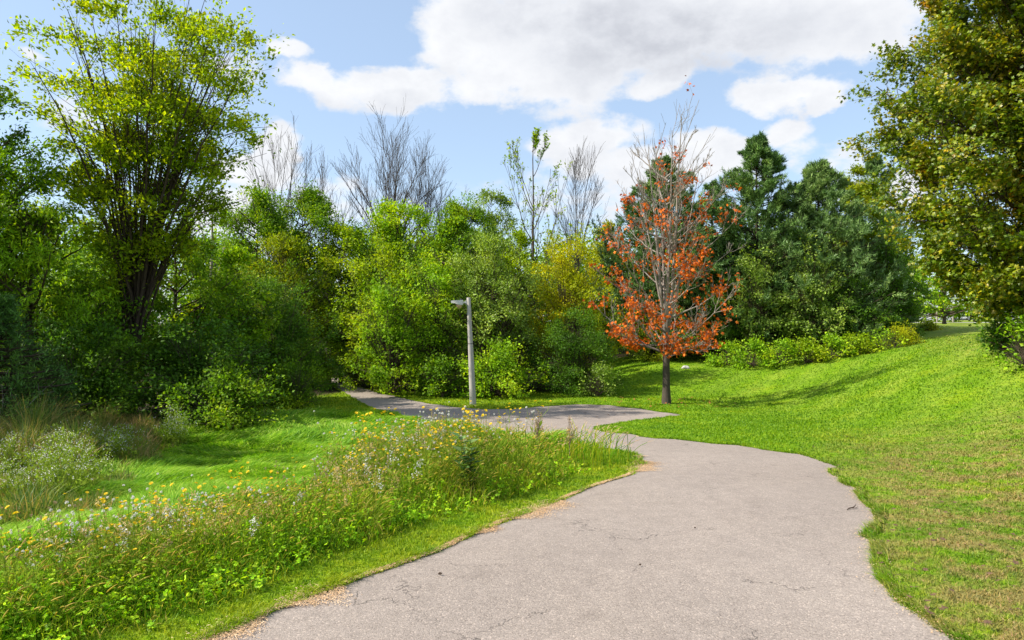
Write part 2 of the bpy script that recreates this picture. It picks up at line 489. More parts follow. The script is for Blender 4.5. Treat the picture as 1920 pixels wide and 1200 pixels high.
M['petal_w'] = plain_mat('white_petals', (.78, .76, .72), .7, var=.06, transl=.3)
M['petal_t'] = plain_mat('faded_seed_heads', (.42, .30, .19), .9, var=.25, transl=.25)
M['disc'] = plain_mat('flower_disc', (.50, .26, .01), .8)
M['stem'] = plain_mat('flower_stems', (.26, .36, .03), .8, var=.3, transl=.45, spec=.15)
M['weed'] = leaf_mat('weed_leaves', G((0, (.05, .17, .006)), (.5, (.10, .29, .008)), (1, (.17, .33, .012))), var=.8, transl=.38)
M['weeddark'] = leaf_mat('milkweed_leaves', G((0, (.012, .055, .02)), (.6, (.03, .10, .035)), (1, (.09, .17, .08))), var=.6, transl=.25, spec=.5)
M['meadow'] = blade_mat('meadow_blades', 'x', transl=.5, stops=G((0, (.11, .29, .008)), (.35, (.22, .44, .010)), (.55, (.42, .54, .018)), (.78, (.60, .56, .05)), (1, (.70, .52, .18))))
M['swale'] = blade_mat('swale_blades', 'x', G((0, (.10, .27, .006)), (.4, (.20, .41, .010)), (.75, (.38, .55, .04)), (1, (.58, .66, .2))), transl=.45)
M['reedy'] = blade_mat('dry_weed_blades', 'x', G((0, (.07, .15, .02)), (.35, (.15, .22, .03)), (.6, (.32, .26, .07)), (1, (.50, .31, .14))))
M['straw'] = blade_mat('straw', 'x', G((0, (.46, .29, .15)), (.5, (.66, .45, .26)), (1, (.80, .62, .42))), transl=.1)
M['fluff'] = blade_mat('seed_fluff', 'x', G((0, (.46, .30, .13)), (.5, (.66, .48, .24)), (1, (.80, .64, .40))), transl=.4)
M['foxtail'] = blade_mat('foxtail_heads', 'x', G((0, (.38, .32, .04)), (.5, (.58, .44, .05)), (1, (.66, .54, .16))), transl=.35)
M['deadleaf'] = plain_mat('fallen_leaf', (.11, .06, .03), .8, var=.4, scale=3)
M['stone'] = plain_mat('pale_rock', (.48, .46, .43), .9, var=.15, scale=6)
M['twig'] = plain_mat('twig_bark', (.07, .045, .03), .9)
M['field'] = plain_mat('road_surface', (.50, .48, .46), .9, var=.05)
M['post'] = plain_mat('post_wood', (.30, .26, .22), .9)

# ------------------------------------------------------------------ ground
def grow_range(a, b, s0, fac):
    out = [a]; s = s0
    while out[-1] < b:
        out.append(out[-1] + s); s *= fac
    return np.array(out[1:])
xs = np.concatenate([-grow_range(20, 420, .6, 1.09)[::-1], np.arange(-20, -12, .4), np.arange(-12, 14, .15), np.arange(14, 30, .4), grow_range(30, 420, .6, 1.09)])
ys = np.concatenate([-grow_range(4, 60, .6, 1.15)[::-1], np.arange(-4, 2, .4), np.arange(2, 16, .15), np.arange(16, 50, .35), grow_range(50, 600, .6, 1.07)])
XX, YY = np.meshgrid(xs, ys)
ZZ = terrain(XX, YY)
nx, ny = len(xs), len(ys)
idx = np.arange(nx * ny).reshape(ny, nx)
Fq = np.stack([idx[:-1, :-1], idx[:-1, 1:], idx[1:, 1:], idx[1:, :-1]], -1).reshape(-1, 4)
ins = in_poly(XX, YY)
near = dist_poly(XX, YY)
ZG = ZZ - np.where(ins, np.clip(near, 0, .3) * .1, 0)       # the bed under the paving sits a little lower
me = make_mesh('ground', np.stack([XX, YY, ZG], -1).reshape(-1, 3), [Fq], M['ground'], smooth=True)
at = me.attributes.new('edge', 'FLOAT', 'POINT')
edge = np.clip(1 - near / .14, 0, 1) * (YY < 16)
at.data.foreach_set('value', edge.ravel().astype(np.float32))
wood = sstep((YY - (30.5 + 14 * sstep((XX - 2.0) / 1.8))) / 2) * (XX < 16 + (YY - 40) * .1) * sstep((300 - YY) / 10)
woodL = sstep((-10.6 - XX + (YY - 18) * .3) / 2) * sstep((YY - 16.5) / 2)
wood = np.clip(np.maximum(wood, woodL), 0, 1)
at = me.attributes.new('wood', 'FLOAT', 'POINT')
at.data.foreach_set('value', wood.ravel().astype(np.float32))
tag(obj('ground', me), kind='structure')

# path: its own sheet of asphalt with a worn, uneven rim
def build_path():
    B = len(poly)
    mn, mx = poly.min(0), poly.max(0)
    pts = []
    y = mn[1]
    while y < mx[1]:
        st = .3 if y < 16 else .6
        x = mn[0]
        while x < mx[0]:
            pts.append((x, y)); x += st
        y += st
    pts = np.array(pts)
    keep = in_poly(pts[:, 0], pts[:, 1], poly) & (dist_poly(pts[:, 0], pts[:, 1], poly) > .12)
    pts = pts[keep]
    allp = [Vector(p) for p in poly] + [Vector(p) for p in pts]
    vo, eo, fo, *_ = delaunay_2d_cdt(allp, [(i, (i + 1) % B) for i in range(B)], [], 1, 1e-5)
    V = np.array([(v.x, v.y) for v in vo])
    d = dist_poly(V[:, 0], V[:, 1], poly)
    z = terrain(V[:, 0], V[:, 1]) + .012 + .014 * np.clip(d / .25, 0, 1)
    z = terrain(V[:, 0], V[:, 1]) + .012
    fs = np.array([f for f in fo if len(f) == 3])
    # boundary ring is dropped below the turf; add a rim just inside it for a real edge
    rim = np.array(poly); zr = terrain(rim[:, 0], rim[:, 1]); k0 = len(V); n = len(rim)
    RV = np.concatenate([np.column_stack([rim, zr + .012]), np.column_stack([rim, zr - .08])])
    i = np.arange(n); j = (i + 1) % n
    sk = np.stack([i, i + n, j + n, j], -1) + k0
    me = make_mesh('path', np.concatenate([np.column_stack([V, z]), RV]), [fs, sk], M['asphalt'], smooth=False)
    tag(obj('path', me), kind='structure')
inner = []
build_path()

# far road beyond the rise, with its strip of verge
xr = np.linspace(25, 110, 60)
yr0 = 88 + .05 * (xr - 60); V = []
for w in (0, 5.5):
    V.append(np.column_stack([xr, yr0 + w, terrain(xr, yr0 + w) + .03]))
V = np.concatenate(V); n = 60
fs = np.array([(i, i + 1, n + i + 1, n + i) for i in range(n - 1)])
tag(obj('road', make_mesh('road', V, [fs], M['field'])), kind='structure')

# ------------------------------------------------------------------ tree building
def interp_prof(prof, t):
    a = np.array(prof)
    return np.interp(t, a[:, 0], a[:, 1])

PROF = {
    'round': [(0, .25), (.12, .65), (.4, 1), (.7, .88), (.9, .55), (1, .12)],
    'dome': [(0, .86), (.2, 1), (.5, .93), (.8, .62), (1, .12)],
    'egg': [(0, .45), (.25, 1), (.6, .82), (.85, .45), (1, .08)],
    'tall': [(0, .8), (.2, 1), (.6, .9), (.85, .55), (1, .1)],
    'vase': [(0, .04), (.2, .22), (.45, .62), (.72, 1), (.9, .85), (1, .35)],
    'elm': [(0, .25), (.15, .48), (.35, .68), (.55, .82), (.78, 1), (.92, .8), (1, .4)],
    'cone': [(0, .85), (.12, 1), (.45, .72), (.75, .42), (1, .03)],
    'pine': [(0, .8), (.15, 1), (.5, .88), (.70, .66), (.85, .38), (.94, .15), (1, .03)],
    'mound': [(0, .9), (.3, 1), (.7, .8), (1, .25)],
    'maple': [(0, .22), (.08, .42), (.2, .74), (.32, .93), (.5, 1), (.72, 1.0), (.88, .85), (.97, .5), (1, .15)],
}

def kids(P, Rr, k, tr, lr, ang, up, n, rng, rfac=.6, wob=.04, taper=.45, rtip=.3, lmin=.0):
    B, m, _ = P.shape
    t = rng.uniform(tr[0], tr[1], (B, k))
    fi = t * (m - 1); i0 = np.minimum(fi.astype(int), m - 2); fr = (fi - i0)[..., None]
    b = np.arange(B)[:, None]
    base = P[b, i0] * (1 - fr) + P[b, i0 + 1] * fr
    tang = unit(P[b, i0 + 1] - P[b, i0])
    r0 = (Rr[b, i0] * (1 - fr[..., 0]) + Rr[b, i0 + 1] * fr[..., 0]) * rfac
    plen = np.linalg.norm(np.diff(P, axis=1), axis=2).sum(1)[:, None]
    perp = unit(np.cross(tang, rng.normal(size=tang.shape)))
    a = R(1) * rng.uniform(ang[0], ang[1], (B, k, 1))
    d = tang * np.cos(a) + perp * np.sin(a)
    d[..., 2] += up
    d = unit(d)
    L = np.maximum(plen * rng.uniform(lr[0], lr[1], (B, k)) * (1 - taper * t), lmin)
    s = np.linspace(0, 1, n)
    Q = base[:, :, None, :] + d[:, :, None, :] * (L[..., None, None] * s[None, None, :, None])
    Q[..., 2] += (up * .5) * L[..., None] * s ** 2
    w = np.cumsum(rng.normal(0, wob, Q.shape), axis=2) * L[..., None, None]
    w[:, :, 0] = 0
    Q = Q + w
    RR = r0[..., None] * (1 - (1 - rtip) * s)
    return Q.reshape(B * k, n, 3), RR.reshape(B * k, n)

def clump_field(p, f=5.2, ph=0.0):
    q = p * f
    a = np.sin(q[:, 0] * .9 + q[:, 2] * .45 + ph) + np.sin(q[:, 1] * .85 - q[:, 2] * .5 + ph * 1.7 + 1.3 * np.sin(q[:, 0] * .35)) + np.sin(q[:, 2] * 1.05 + q[:, 0] * .3 - q[:, 1] * .35 + ph * .6)
    return a / 3

def scatter_leaves(g, P, per, sigma, size, shape, rng, centre=(0, 0, 0), tmin=.15, upw=.8, outw=.5, droop=0, szvar=.35, clump=0.0, freq=5.2):
    B, m, _ = P.shape
    t = rng.uniform(tmin, 1, (B, per))
    fi = t * (m - 1); i0 = np.minimum(fi.astype(int), m - 2); fr = (fi - i0)[..., None]
    b = np.arange(B)[:, None]
    p = P[b, i0] * (1 - fr) + P[b, i0 + 1] * fr
    tang = unit(P[b, i0 + 1] - P[b, i0])
    p = (p + rng.normal(0, 1, p.shape) * np.array([1, 1, .75]) * sigma).reshape(-1, 3)
    tang = tang.reshape(-1, 3)
    if clump > 0:
        k = rng.uniform(0, 1, len(p)) < np.clip(.5 + clump * clump_field(p, freq, rng.uniform(0, 6)), .04, 1)
        p, tang = p[k], tang[k]
    c = np.array(centre)
    outv = p - c; outv[:, 2] *= .4; outv = unit(outv)
    D = unit(tang * .5 + rng.normal(0, .55, p.shape) + outv * .3 + np.array([0, 0, -droop]))
    Nn = unit(np.array([0, 0, upw]) + outv * outw + rng.normal(0, .5, p.shape))
    S = size * rng.uniform(1 - szvar, 1 + szvar, len(p))
    add_leaves(g, p, D, Nn, S, shape)

def primaries(H, Rad, prof, n, hb, rng, rise=.5, mode='tree', r0=.05, npt=7, lump=.22, flat=1.0, low=(.02, .12), lean=(0, 0)):
    ht = hb * H + (H - hb * H) * rng.uniform(0.0, 1, n) ** .8
    az = np.arange(n) * 2.39996 + rng.uniform(-.5, .5, n)
    tt = (ht - hb * H) / (H - hb * H)
    rr = interp_prof(prof, tt) * Rad * (1 + rng.uniform(-lump, lump * .6, n))
    inner_mask = rng.uniform(0, 1, n) < .22
    rr = np.where(inner_mask, rr * rng.uniform(.2, .7, n), rr)
    P2 = np.stack([np.cos(az) * rr, np.sin(az) * rr * flat, ht], -1)
    if mode == 'tree':
        s = np.maximum(ht - rise * rr - .04 * H, hb * H * .75 + rng.uniform(0, .1, n) * H)
        s = np.minimum(s, ht * .96)
    else:
        s = rng.uniform(low[0], low[1], n) * H
        s = np.minimum(s, ht * .8)
    P0 = np.stack([s * 0 + rng.normal(0, .02 * Rad, n), s * 0 + rng.normal(0, .02 * Rad, n), s], -1)
    if mode == 'tree':
        P1 = P0 + (P2 - P0) * np.array([.6, .6, .35])
    else:
        P1 = P0 + (P2 - P0) * np.array([.32, .32, .62])
    u = np.linspace(0, 1, npt)[None, :, None]
    P = (1 - u) ** 2 * P0[:, None] + 2 * u * (1 - u) * P1[:, None] + u ** 2 * P2[:, None]
    w = np.cumsum(rng.normal(0, .018, P.shape), axis=1) * rr[:, None, None]
    w[:, 0] = 0
    P = P + w
    Rr = r0 * (.5 + .8 * rr / Rad)[:, None] * (1 - .82 * np.linspace(0, 1, npt)[None])
    P[..., 0] += lean[0] * P[..., 2]; P[..., 1] += lean[1] * P[..., 2]
    return P, Rr

def trunk_line(H, r, rng, n=12, lean=(0, 0), wob=.012, flare=1.35):
    s = np.linspace(0, 1, n)
    w = np.cumsum(rng.normal(0, wob, (n, 2)), axis=0) * H * .3
    w[0] = 0
    P = np.zeros((1, n, 3))
    P[0, :, 0] = w[:, 0] + lean[0] * s * H; P[0, :, 1] = w[:, 1] + lean[1] * s * H; P[0, :, 2] = s * H
    rad = r * (1 - .85 * s); rad[0] *= flare; P[0, 0, 2] = -.35
    return P, rad[None]

COUNT = {'leaves': 0}
def place(name, px, Y, X=None):
    x = (px - 960) / F * Y if X is None else X
    z = tz(x, Y)
    return empty(name, (x, Y, z)), z

def leafy(name, label, cat, px, Y, top, wpx, shape='round', mat='mid', leaf='oval', size=.12, n1=46, k2=7, dens=1.0, hb=.12, mode='tree',
          bark='bark', trunk=.12, seed=1, rise=.5, sigma=.16, lump=.22, group=None, X=None, H=None, Rad=None, low=(.02, .12), k3=0,
          tmin=.2, droop=0, flat=1.0, lean=(0, 0), l2=(.22, .42), rfac=.3, clump=1.8, freq=4.3):
    rng = np.random.default_rng(seed * 7 + 3)
    root, z = place(name, px, Y, X)
    if H is None: H = EYE + (600 - top) / F * Y - z
    if Rad is None: Rad = wpx / 2 / F * Y
    prof = PROF[shape]
    P, Rr = primaries(H * .97, Rad * .92, prof, n1, hb, rng, rise, mode, r0=trunk * rfac, lump=lump, low=low, flat=flat, lean=lean)
    S, SR = kids(P, Rr, k2, (.35, 1), l2, (25, 75), .12, 4, rng, lmin=.25)
    tw, twr = (S, SR)
    if k3:
        tw, twr = kids(S, SR, k3, (.3, 1), (.35, .6), (25, 65), .1, 3, rng, lmin=.15)
    area = {'oval': .27, 'wide': .36, 'lance': .15, 'lobed': .36, 'maple': .5}[leaf] * size * size
    want = dens * 4.6 * math.pi * Rad * H / area * .5
    per = max(1, int(round(want * (1.75 if clump else 1) / len(tw))))
    if shape == 'elm':      # open below: the forking stems show
        zz = tw[:, -1, 2] / H
        tw = tw[rng.uniform(0, 1, len(tw)) < np.clip(.30 + 1.5 * (zz - .30), .22, 1)]
    g = Geo()
    scatter_leaves(g, tw, per, sigma, size, leaf, rng, centre=(lean[0] * H * .5, lean[1] * H * .5, H * .45), tmin=tmin, droop=droop, clump=clump, freq=freq)
    COUNT['leaves'] += per * len(tw)
    cr = obj('crown', g.mesh('crown', M[mat]), root)
    gt = Geo()
    if mode == 'tree':
        TP, TR = trunk_line(H * .9, trunk, rng, lean=lean)
        add_tubes(gt, TP, TR, 9)
    else:
        stems = max(3, n1 // 12)
        for i in range(stems):
            pass
    add_tubes(gt, P, Rr, 5)
    add_tubes(gt, S, SR, 3)
    tr = obj('trunk' if mode == 'tree' else 'stems', gt.mesh('trunk', M[bark], smooth=True), root)
    root.rotation_euler = (0, 0, 0)
    tag(root, label, cat, group)
    return root

def bare(name, label, px, Y, top, wpx, seed=1, n1=16, k2=9, k3=6, k4=0, mode='tree', hb=.3, shape='vase', bark='barkbare', trunk=.10, lean=(0, 0), leaves=None, H=None, low=(.2, .45), rt=1.0):
    rng = np.random.default_rng(seed * 11 + 5)
    root, z = place(name, px, Y)
    if H is None: H = EYE + (600 - top) / F * Y - z
    Rad = wpx / 2 / F * Y
    P, Rr = primaries(H * .97, Rad * 1.0, PROF[shape], n1, hb, rng, 2.2, mode, r0=trunk * .28, lump=.2, low=low, npt=9, lean=lean)
    S, SR = kids(P, Rr, k2, (.25, .98), (.22, .42), (15, 42), .28, 5, rng, wob=.02, rfac=.55)
    Q, QR = kids(S, SR, k3, (.2, 1), (.35, .65), (15, 40), .22, 4, rng, wob=.025, rfac=.6)
    gt = Geo()
    TP, TR = trunk_line(H * (.94 if mode == 'tree' else low[1]), trunk, rng, wob=.008, lean=lean)
    add_tubes(gt, TP, TR, 8)
    add_tubes(gt, P, np.maximum(Rr, .011), 5)
    obj('trunk', gt.mesh('trunk', M[bark], smooth=True), root)
    gb = Geo()
    mr = Y / 683 * .13 * rt
    add_tubes(gb, S, np.maximum(SR, mr), 4)
    add_tubes(gb, Q, np.maximum(QR, mr * .7), 3)
    if k4:
        W, WR = kids(Q, QR, k4, (.3, 1), (.4, .7), (15, 40), .2, 3, rng)
        add_tubes(gb, W, np.maximum(WR, mr * .6), 3)
    obj('branchwork', gb.mesh('branchwork', M[bark], smooth=True), root)
    if leaves:
        mat, size, per, frac, sh = leaves
        sel = Q[rng.uniform(0, 1, len(Q)) < frac]
        g = Geo(); scatter_leaves(g, sel, per, .06, size, sh, rng, centre=(0, 0, H * .5), tmin=.4, droop=.3)
        obj('foliage', g.mesh('foliage', M[mat]), root)
    tag(root, label, 'tree', None)
    return root

def pine(name, label, px, Y, top, wpx, seed=1, mat='pine', n1=210, k2=10, tuft=84, nl=.21, hb=.04, shape='pine', trunk=.2, drop=.0, cat='pine tree', wn=.62):
    rng = np.random.default_rng(seed * 13 + 1)
    root, z = place(name, px, Y)
    H = EYE + (600 - top) / F * Y - z
    Rad = wpx / 2 / F * Y * 1.28
    # whorls of boughs, tips turned up
    ht = hb * H + (H * .985 - hb * H) * (np.arange(n1) + rng.uniform(0, 1, n1)) / n1
    az = np.arange(n1) * 2.39996 + rng.uniform(-.4, .4, n1)
    tt = (ht - hb * H) / (H - hb * H)
    bough = 1 + .22 * np.sin(ht / H * 38 + az * 1.0) + rng.uniform(-.22, .1, n1)
    rr = interp_prof(PROF[shape], tt) * Rad * bough
    P2 = np.stack([np.cos(az) * rr, np.sin(az) * rr, ht + rr * (.12 - drop)], -1)
    P0 = np.stack([0 * ht, 0 * ht, np.maximum(ht - rr * .18, .1)], -1)
    P1 = (P0 + P2) / 2; P1[:, 2] -= rr * .08
    u = np.linspace(0, 1, 6)[None, :, None]
    P = (1 - u) ** 2 * P0[:, None] + 2 * u * (1 - u) * P1[:, None] + u ** 2 * P2[:, None]
    Rr = (.02 + .03 * rr / Rad)[:, None] * (1 - .75 * np.linspace(0, 1, 6)[None])
    S, SR = kids(P, Rr, k2, (.25, 1), (.22, .38), (25, 60), .22, 4, rng, lmin=.3, taper=.4)
    tips = np.concatenate([S, P[:, -4:]])
    g = Geo()
    B = len(tips)
    # needles stand round the last stretch of each shoot
    t = rng.uniform(.25, 1.05, (B, tuft))
    fi = np.clip(t, 0, .999) * 3; i0 = np.minimum(fi.astype(int), 2); fr = (fi - i0)[..., None]
    b = np.arange(B)[:, None]
    p = (tips[b, i0] * (1 - fr) + tips[b, i0 + 1] * fr)
    tang = unit(tips[b, i0 + 1] - tips[b, i0])
    D = unit(tang * .75 + rng.normal(0, .6, p.shape) + np.array([0, 0, .28]))
    p = (p + rng.normal(0, .05, p.shape)).reshape(-1, 3); D = D.reshape(-1, 3)
    kk = rng.uniform(0, 1, len(p)) < np.clip(.7 + 1.1 * clump_field(p, 3.0, seed), .08, 1)
    p, D = p[kk], D[kk]
    S_ = nl * rng.uniform(.7, 1.3, len(p))
    tv, tf = LEAF['needle']
    X_ = unit(np.cross(D, rng.normal(0, 1, D.shape)))
    V = p[:, None] + S_[:, None, None] * (tv[None, :, 0:1] * D[:, None] + tv[None, :, 1:2] * wn / .55 * X_[:, None])
    g.add(V.reshape(-1, 3), [np.arange(len(p) * 3).reshape(-1, 3)])
    COUNT['leaves'] += len(p)
    obj('crown', g.mesh('crown', M[mat]), root)
    gt = Geo()
    TP, TR = trunk_line(H * .96, trunk, rng, wob=.004)
    add_tubes(gt, TP, TR, 9); add_tubes(gt, P, Rr, 4); add_tubes(gt, S, SR, 3)
    obj('trunk', gt.mesh('trunk', M['barkdark'], smooth=True), root)
    tag(root, label, cat)
    return root
#@@TREES
# ------------------------------------------------------------------ the trees and shrubs
# left side
leafy('elm_tree', 'tall airy vase shaped tree with many thin dark stems fanning up on the left', 'tree', 238, 21, -30, 375, 'elm', 'elm', 'oval', .13, n1=70, k2=12, dens=1.1,
      hb=.27, mode='multi', low=(.14, .28), trunk=.26, seed=1, bark='barkdark', sigma=.14, k3=3, lump=.25, l2=(.18, .36), rfac=.17, lean=(.09, 0), clump=1.8, freq=4.2)
leafy('maple_tree', 'dark leafy tree cut by the left picture edge beside the airy tree', 'tree', -70, 19, 120, 330, 'round', 'mid', 'oval', .11, n1=60, dens=.75, hb=.3, seed=2, trunk=.2, k3=3)
leafy('maple_tree', 'tree standing outside the left picture edge whose shade covers the asters', 'tree', -330, 13.0, 60, 300, 'round', 'mid', 'oval', .14, n1=50, dens=.6, hb=.2, seed=71, trunk=.2, Rad=3.4, H=10.5, X=-16.0)
leafy('willow_tree', 'bright green drooping willow filling the left edge below the dark tree', 'tree', 60, 20, 335, 430, 'dome', 'bright', 'lance', .16, n1=70, dens=.7, hb=.1, seed=3, droop=.7, trunk=.15)
pine('spruce_tree', 'dark low spruce with dead grey twigs beneath at the left edge', -10, 15.5, 560, 240, seed=4, mat='spruce', n1=90, k2=8, tuft=30, nl=.12, shape='cone', trunk=.12, drop=.25, hb=.22, cat='spruce tree')
leafy('leafy_tree', 'bushy green tree right under the airy tree crown, its stems hidden', 'tree', 330, 24, 400, 330, 'tall', 'mid', 'oval', .115, n1=70, dens=.9, hb=.05, seed=5, trunk=.12)
leafy('leafy_tree', 'deep green thicket tree behind the reeds at the foot of the airy tree', 'tree', 190, 21.5, 500, 330, 'dome', 'mid', 'oval', .11, n1=70, dens=1.0, hb=.03, mode='multi', seed=6, trunk=.1)
leafy('sapling', 'light green sapling with sunlit top left of the round dark bush', 'tree', 445, 25, 470, 190, 'tall', 'bright', 'wide', .12, n1=50, dens=.8, hb=.05, seed=7, trunk=.08)
leafy('round_shrub', 'large round dark green bush left of where the path enters the wood', 'shrub', 520, 26.5, 520, 225, 'dome', 'dark', 'oval', .085, n1=90, dens=1.15, hb=.02, mode='multi', seed=8, trunk=.08, lump=.12, sigma=.12)
leafy('shrub', 'dark broad shrub at the edge of the hollow, left of the round bush', 'shrub', 375, 20.5, 600, 330, 'mound', 'dark', 'wide', .10, n1=80, dens=1.1, hb=.02, mode='multi', seed=9, trunk=.07, lump=.2)
leafy('shrub', 'low green shrub at the lawn edge in front of the round dark bush', 'shrub', 425, 18.6, 690, 250, 'mound', 'mid', 'wide', .09, n1=60, dens=1.0, hb=.02, mode='multi', seed=10, trunk=.05, lump=.25)
leafy('shrub', 'dark shrub in deep shade behind the dry reeds on the left', 'shrub', 150, 18.3, 610, 300, 'mound', 'dark', 'oval', .10, n1=70, dens=1.0, hb=.02, mode='multi', seed=11, trunk=.06, lump=.25)
leafy('shrub', 'small shrub at the corner of grass where the path meets the wood', 'shrub', 560, 24.5, 668, 110, 'mound', 'mid', 'oval', .085, n1=40, dens=1.0, hb=.02, mode='multi', seed=12, trunk=.05)
leafy('shrub', 'low shrub in the shade just left of where the path vanishes', 'shrub', 596, 33, 640, 90, 'mound', 'mid', 'oval', .10, n1=40, dens=1.0, hb=.02, mode='multi', seed=72, trunk=.05)
# behind the left side
bare('bare_tree', 'pale dead tree with straight trunk beside the airy tree', 402, 34, 300, 90, seed=1, n1=9, k2=5, k3=3, hb=.35, trunk=.14, bark='barkgrey', shape='egg')
bare('bare_tree', 'leafless tree rising above the green saplings left of the wood', 522, 38, 235, 150, seed=2, n1=20, k2=9, k3=6, hb=.35, trunk=.13, mode='multi', low=(.25, .5))
bare('bare_tree', 'slim leafless tree left of the biggest leafless one', 612, 40, 285, 110, seed=3, n1=15, k2=9, k3=6, hb=.35, trunk=.10, mode='multi', low=(.25, .5))
leafy('background_tree', 'feathery green tree under the leafless tree beyond the round bush', 'tree', 480, 35, 352, 190, 'round', 'mid', 'oval', .14, n1=90, dens=.6, hb=.35, seed=13, trunk=.1, k3=3, lump=.45, sigma=.25, freq=3)
leafy('background_tree', 'small upright green tree right of the feathery one in the distance', 'tree', 568, 37, 345, 150, 'round', 'mid', 'oval', .14, n1=90, dens=.6, hb=.4, seed=14, trunk=.1, lump=.45, sigma=.25, k3=3, freq=3)
leafy('background_tree', 'olive green tree low between the round bush and the yellowish tree', 'tree', 530, 33, 435, 190, 'round', 'olive', 'oval', .13, n1=90, dens=.6, hb=.2, seed=15, trunk=.1, lump=.4, sigma=.25, k3=3)
# the wood in the middle
leafy('yellowish_tree', 'yellow green tree top over the place where the path enters the wood', 'tree', 640, 36, 420, 210, 'round', 'lime', 'wide', .14, n1=100, dens=.7, hb=.05, seed=16, trunk=.12, lump=.4, sigma=.22, k3=2)
bare('bare_tree', 'largest leafless tree with a broad fan of twigs against the sky', 735, 42, 222, 215, seed=4, n1=26, k2=11, k3=7, hb=.45, trunk=.17, low=(.35, .52), shape='round', mode='multi')
bare('bare_tree', 'leafless tree close to the right of the largest one', 800, 43, 268, 95, seed=5, n1=15, k2=9, k3=6, hb=.4, trunk=.10, mode='multi', low=(.3, .5))
bare('bare_tree', 'thin leafless sapling farthest right of the leafless group', 832, 44, 292, 60, seed=6, n1=10, k2=8, k3=5, hb=.4, trunk=.07, mode='multi', low=(.3, .5))
leafy('leafy_tree', 'dense green tree at the foot of the largest leafless tree', 'tree', 740, 39, 372, 200, 'round', 'bright', 'wide', .14, n1=100, dens=.7, hb=.35, seed=17, trunk=.12, lump=.4, sigma=.25, k3=3, freq=3)
leafy('leafy_tree', 'small round topped green tree poking up in the middle of the wood', 'tree', 872, 40, 366, 115, 'round', 'mid', 'oval', .13, n1=80, dens=.7, hb=.45, seed=18, trunk=.1, lump=.35, sigma=.22, k3=3)
leafy('background_tree', 'sparse bluish green tree beside the tall thin leaved one', 'tree', 920, 43, 345, 120, 'round', 'grey', 'oval', .13, n1=70, dens=.4, hb=.3, seed=19, trunk=.08, k3=3)
bare('birch_tree', 'tall thin tree with sparse yellow green leaves above the wood', 1000, 41, 232, 150, seed=7, n1=22, k2=8, k3=5, hb=.28, trunk=.12, leaves=('lime', .15, 5, .62, 'oval'), shape='round', low=(.3, .5), bark='bark')
bare('bare_tree', 'leafless many stemmed tree just left of the rust leaved one', 1082, 42, 283, 120, seed=8, n1=20, k2=8, k3=5, hb=.35, trunk=.11, low=(.32, .5), mode='multi')
leafy('leafy_tree', 'big leafy tree with sunlit left side right of the path entrance', 'tree', 722, 32.5, 455, 200, 'tall', 'lime', 'wide', .12, n1=90, dens=.95, hb=.04, seed=20, trunk=.14, mode='multi')
leafy('leafy_tree', 'fresh green tree bordering the path where it enters the wood', 'tree', 735, 29.8, 520, 165, 'tall', 'bright', 'lobed', .12, n1=80, dens=.95, hb=.03, seed=21, trunk=.1, mode='multi')
leafy('grey_green_tree', 'grey green leaved tree right behind the lamp post', 'tree', 915, 32, 440, 225, 'dome', 'grey', 'oval', .115, n1=110, dens=1.1, hb=.04, seed=22, trunk=.13, mode='multi', lump=.25)
leafy('leafy_tree', 'mid green tree between the lamp post and the path entrance', 'tree', 818, 31.5, 480, 150, 'tall', 'bright', 'wide', .12, n1=70, dens=.95, hb=.04, seed=23, trunk=.1, mode='multi')
leafy('leafy_tree', 'green tree standing high behind the grey green one', 'tree', 850, 36, 405, 210, 'dome', 'mid', 'wide', .13, n1=80, dens=.9, hb=.1, seed=24, trunk=.14)
leafy('golden_tree', 'golden yellow green tree left of the rust leaved tree', 'tree', 1065, 33.5, 432, 185, 'tall', 'yellow', 'oval', .11, n1=100, dens=.9, hb=.04, seed=25, trunk=.12, mode='multi', sigma=.14)
leafy('background_tree', 'lime green tree between the grey green tree and the golden one', 'tree', 975, 37, 428, 140, 'tall', 'lime', 'oval', .13, n1=60, dens=.8, hb=.05, seed=26, trunk=.12)
leafy('dome_shrub', 'dark dome shaped bush at the right end of the wood', 'shrub', 1075, 30.5, 590, 190, 'mound', 'dark', 'oval', .085, n1=90, dens=1.15, hb=.02, mode='multi', seed=27, trunk=.07, lump=.14)
leafy('broad_leaf_shrub', 'low bright leaved shrub right behind the foot of the lamp post', 'shrub', 935, 28.9, 645, 190, 'mound', 'bright', 'wide', .12, n1=80, dens=1.0, hb=.02, mode='multi', seed=28, trunk=.05, lump=.25)
leafy('broad_leaf_shrub', 'low leafy shrub between the lamp post and the path', 'shrub', 830, 28.8, 670, 110, 'mound', 'mid', 'wide', .11, n1=50, dens=1.0, hb=.02, mode='multi', seed=29, trunk=.05, lump=.25)
leafy('shrub', 'grey leaved low shrub at the foot of the dome shaped bush', 'shrub', 1120, 29, 690, 80, 'mound', 'grey', 'oval', .09, n1=40, dens=.9, hb=.02, mode='multi', seed=30, trunk=.04, lump=.3)
leafy('shrub', 'pale leaved shrub overhanging the path at the wood edge', 'shrub', 672, 34, 640, 70, 'tall', 'grey', 'oval', .10, n1=40, dens=.9, hb=.02, mode='multi', seed=31, trunk=.05)
leafy('background_tree', 'dark tree shading the gap where the path disappears', 'tree', 612, 44, 500, 150, 'dome', 'dark', 'oval', .13, n1=60, dens=1.0, hb=.04, seed=32, trunk=.14)
leafy('background_tree', 'distant yellow green tree just left of the rust leaved crown', 'tree', 1140, 45, 415, 120, 'dome', 'yellow', 'oval', .14, n1=44, dens=.7, hb=.05, seed=33, trunk=.12)
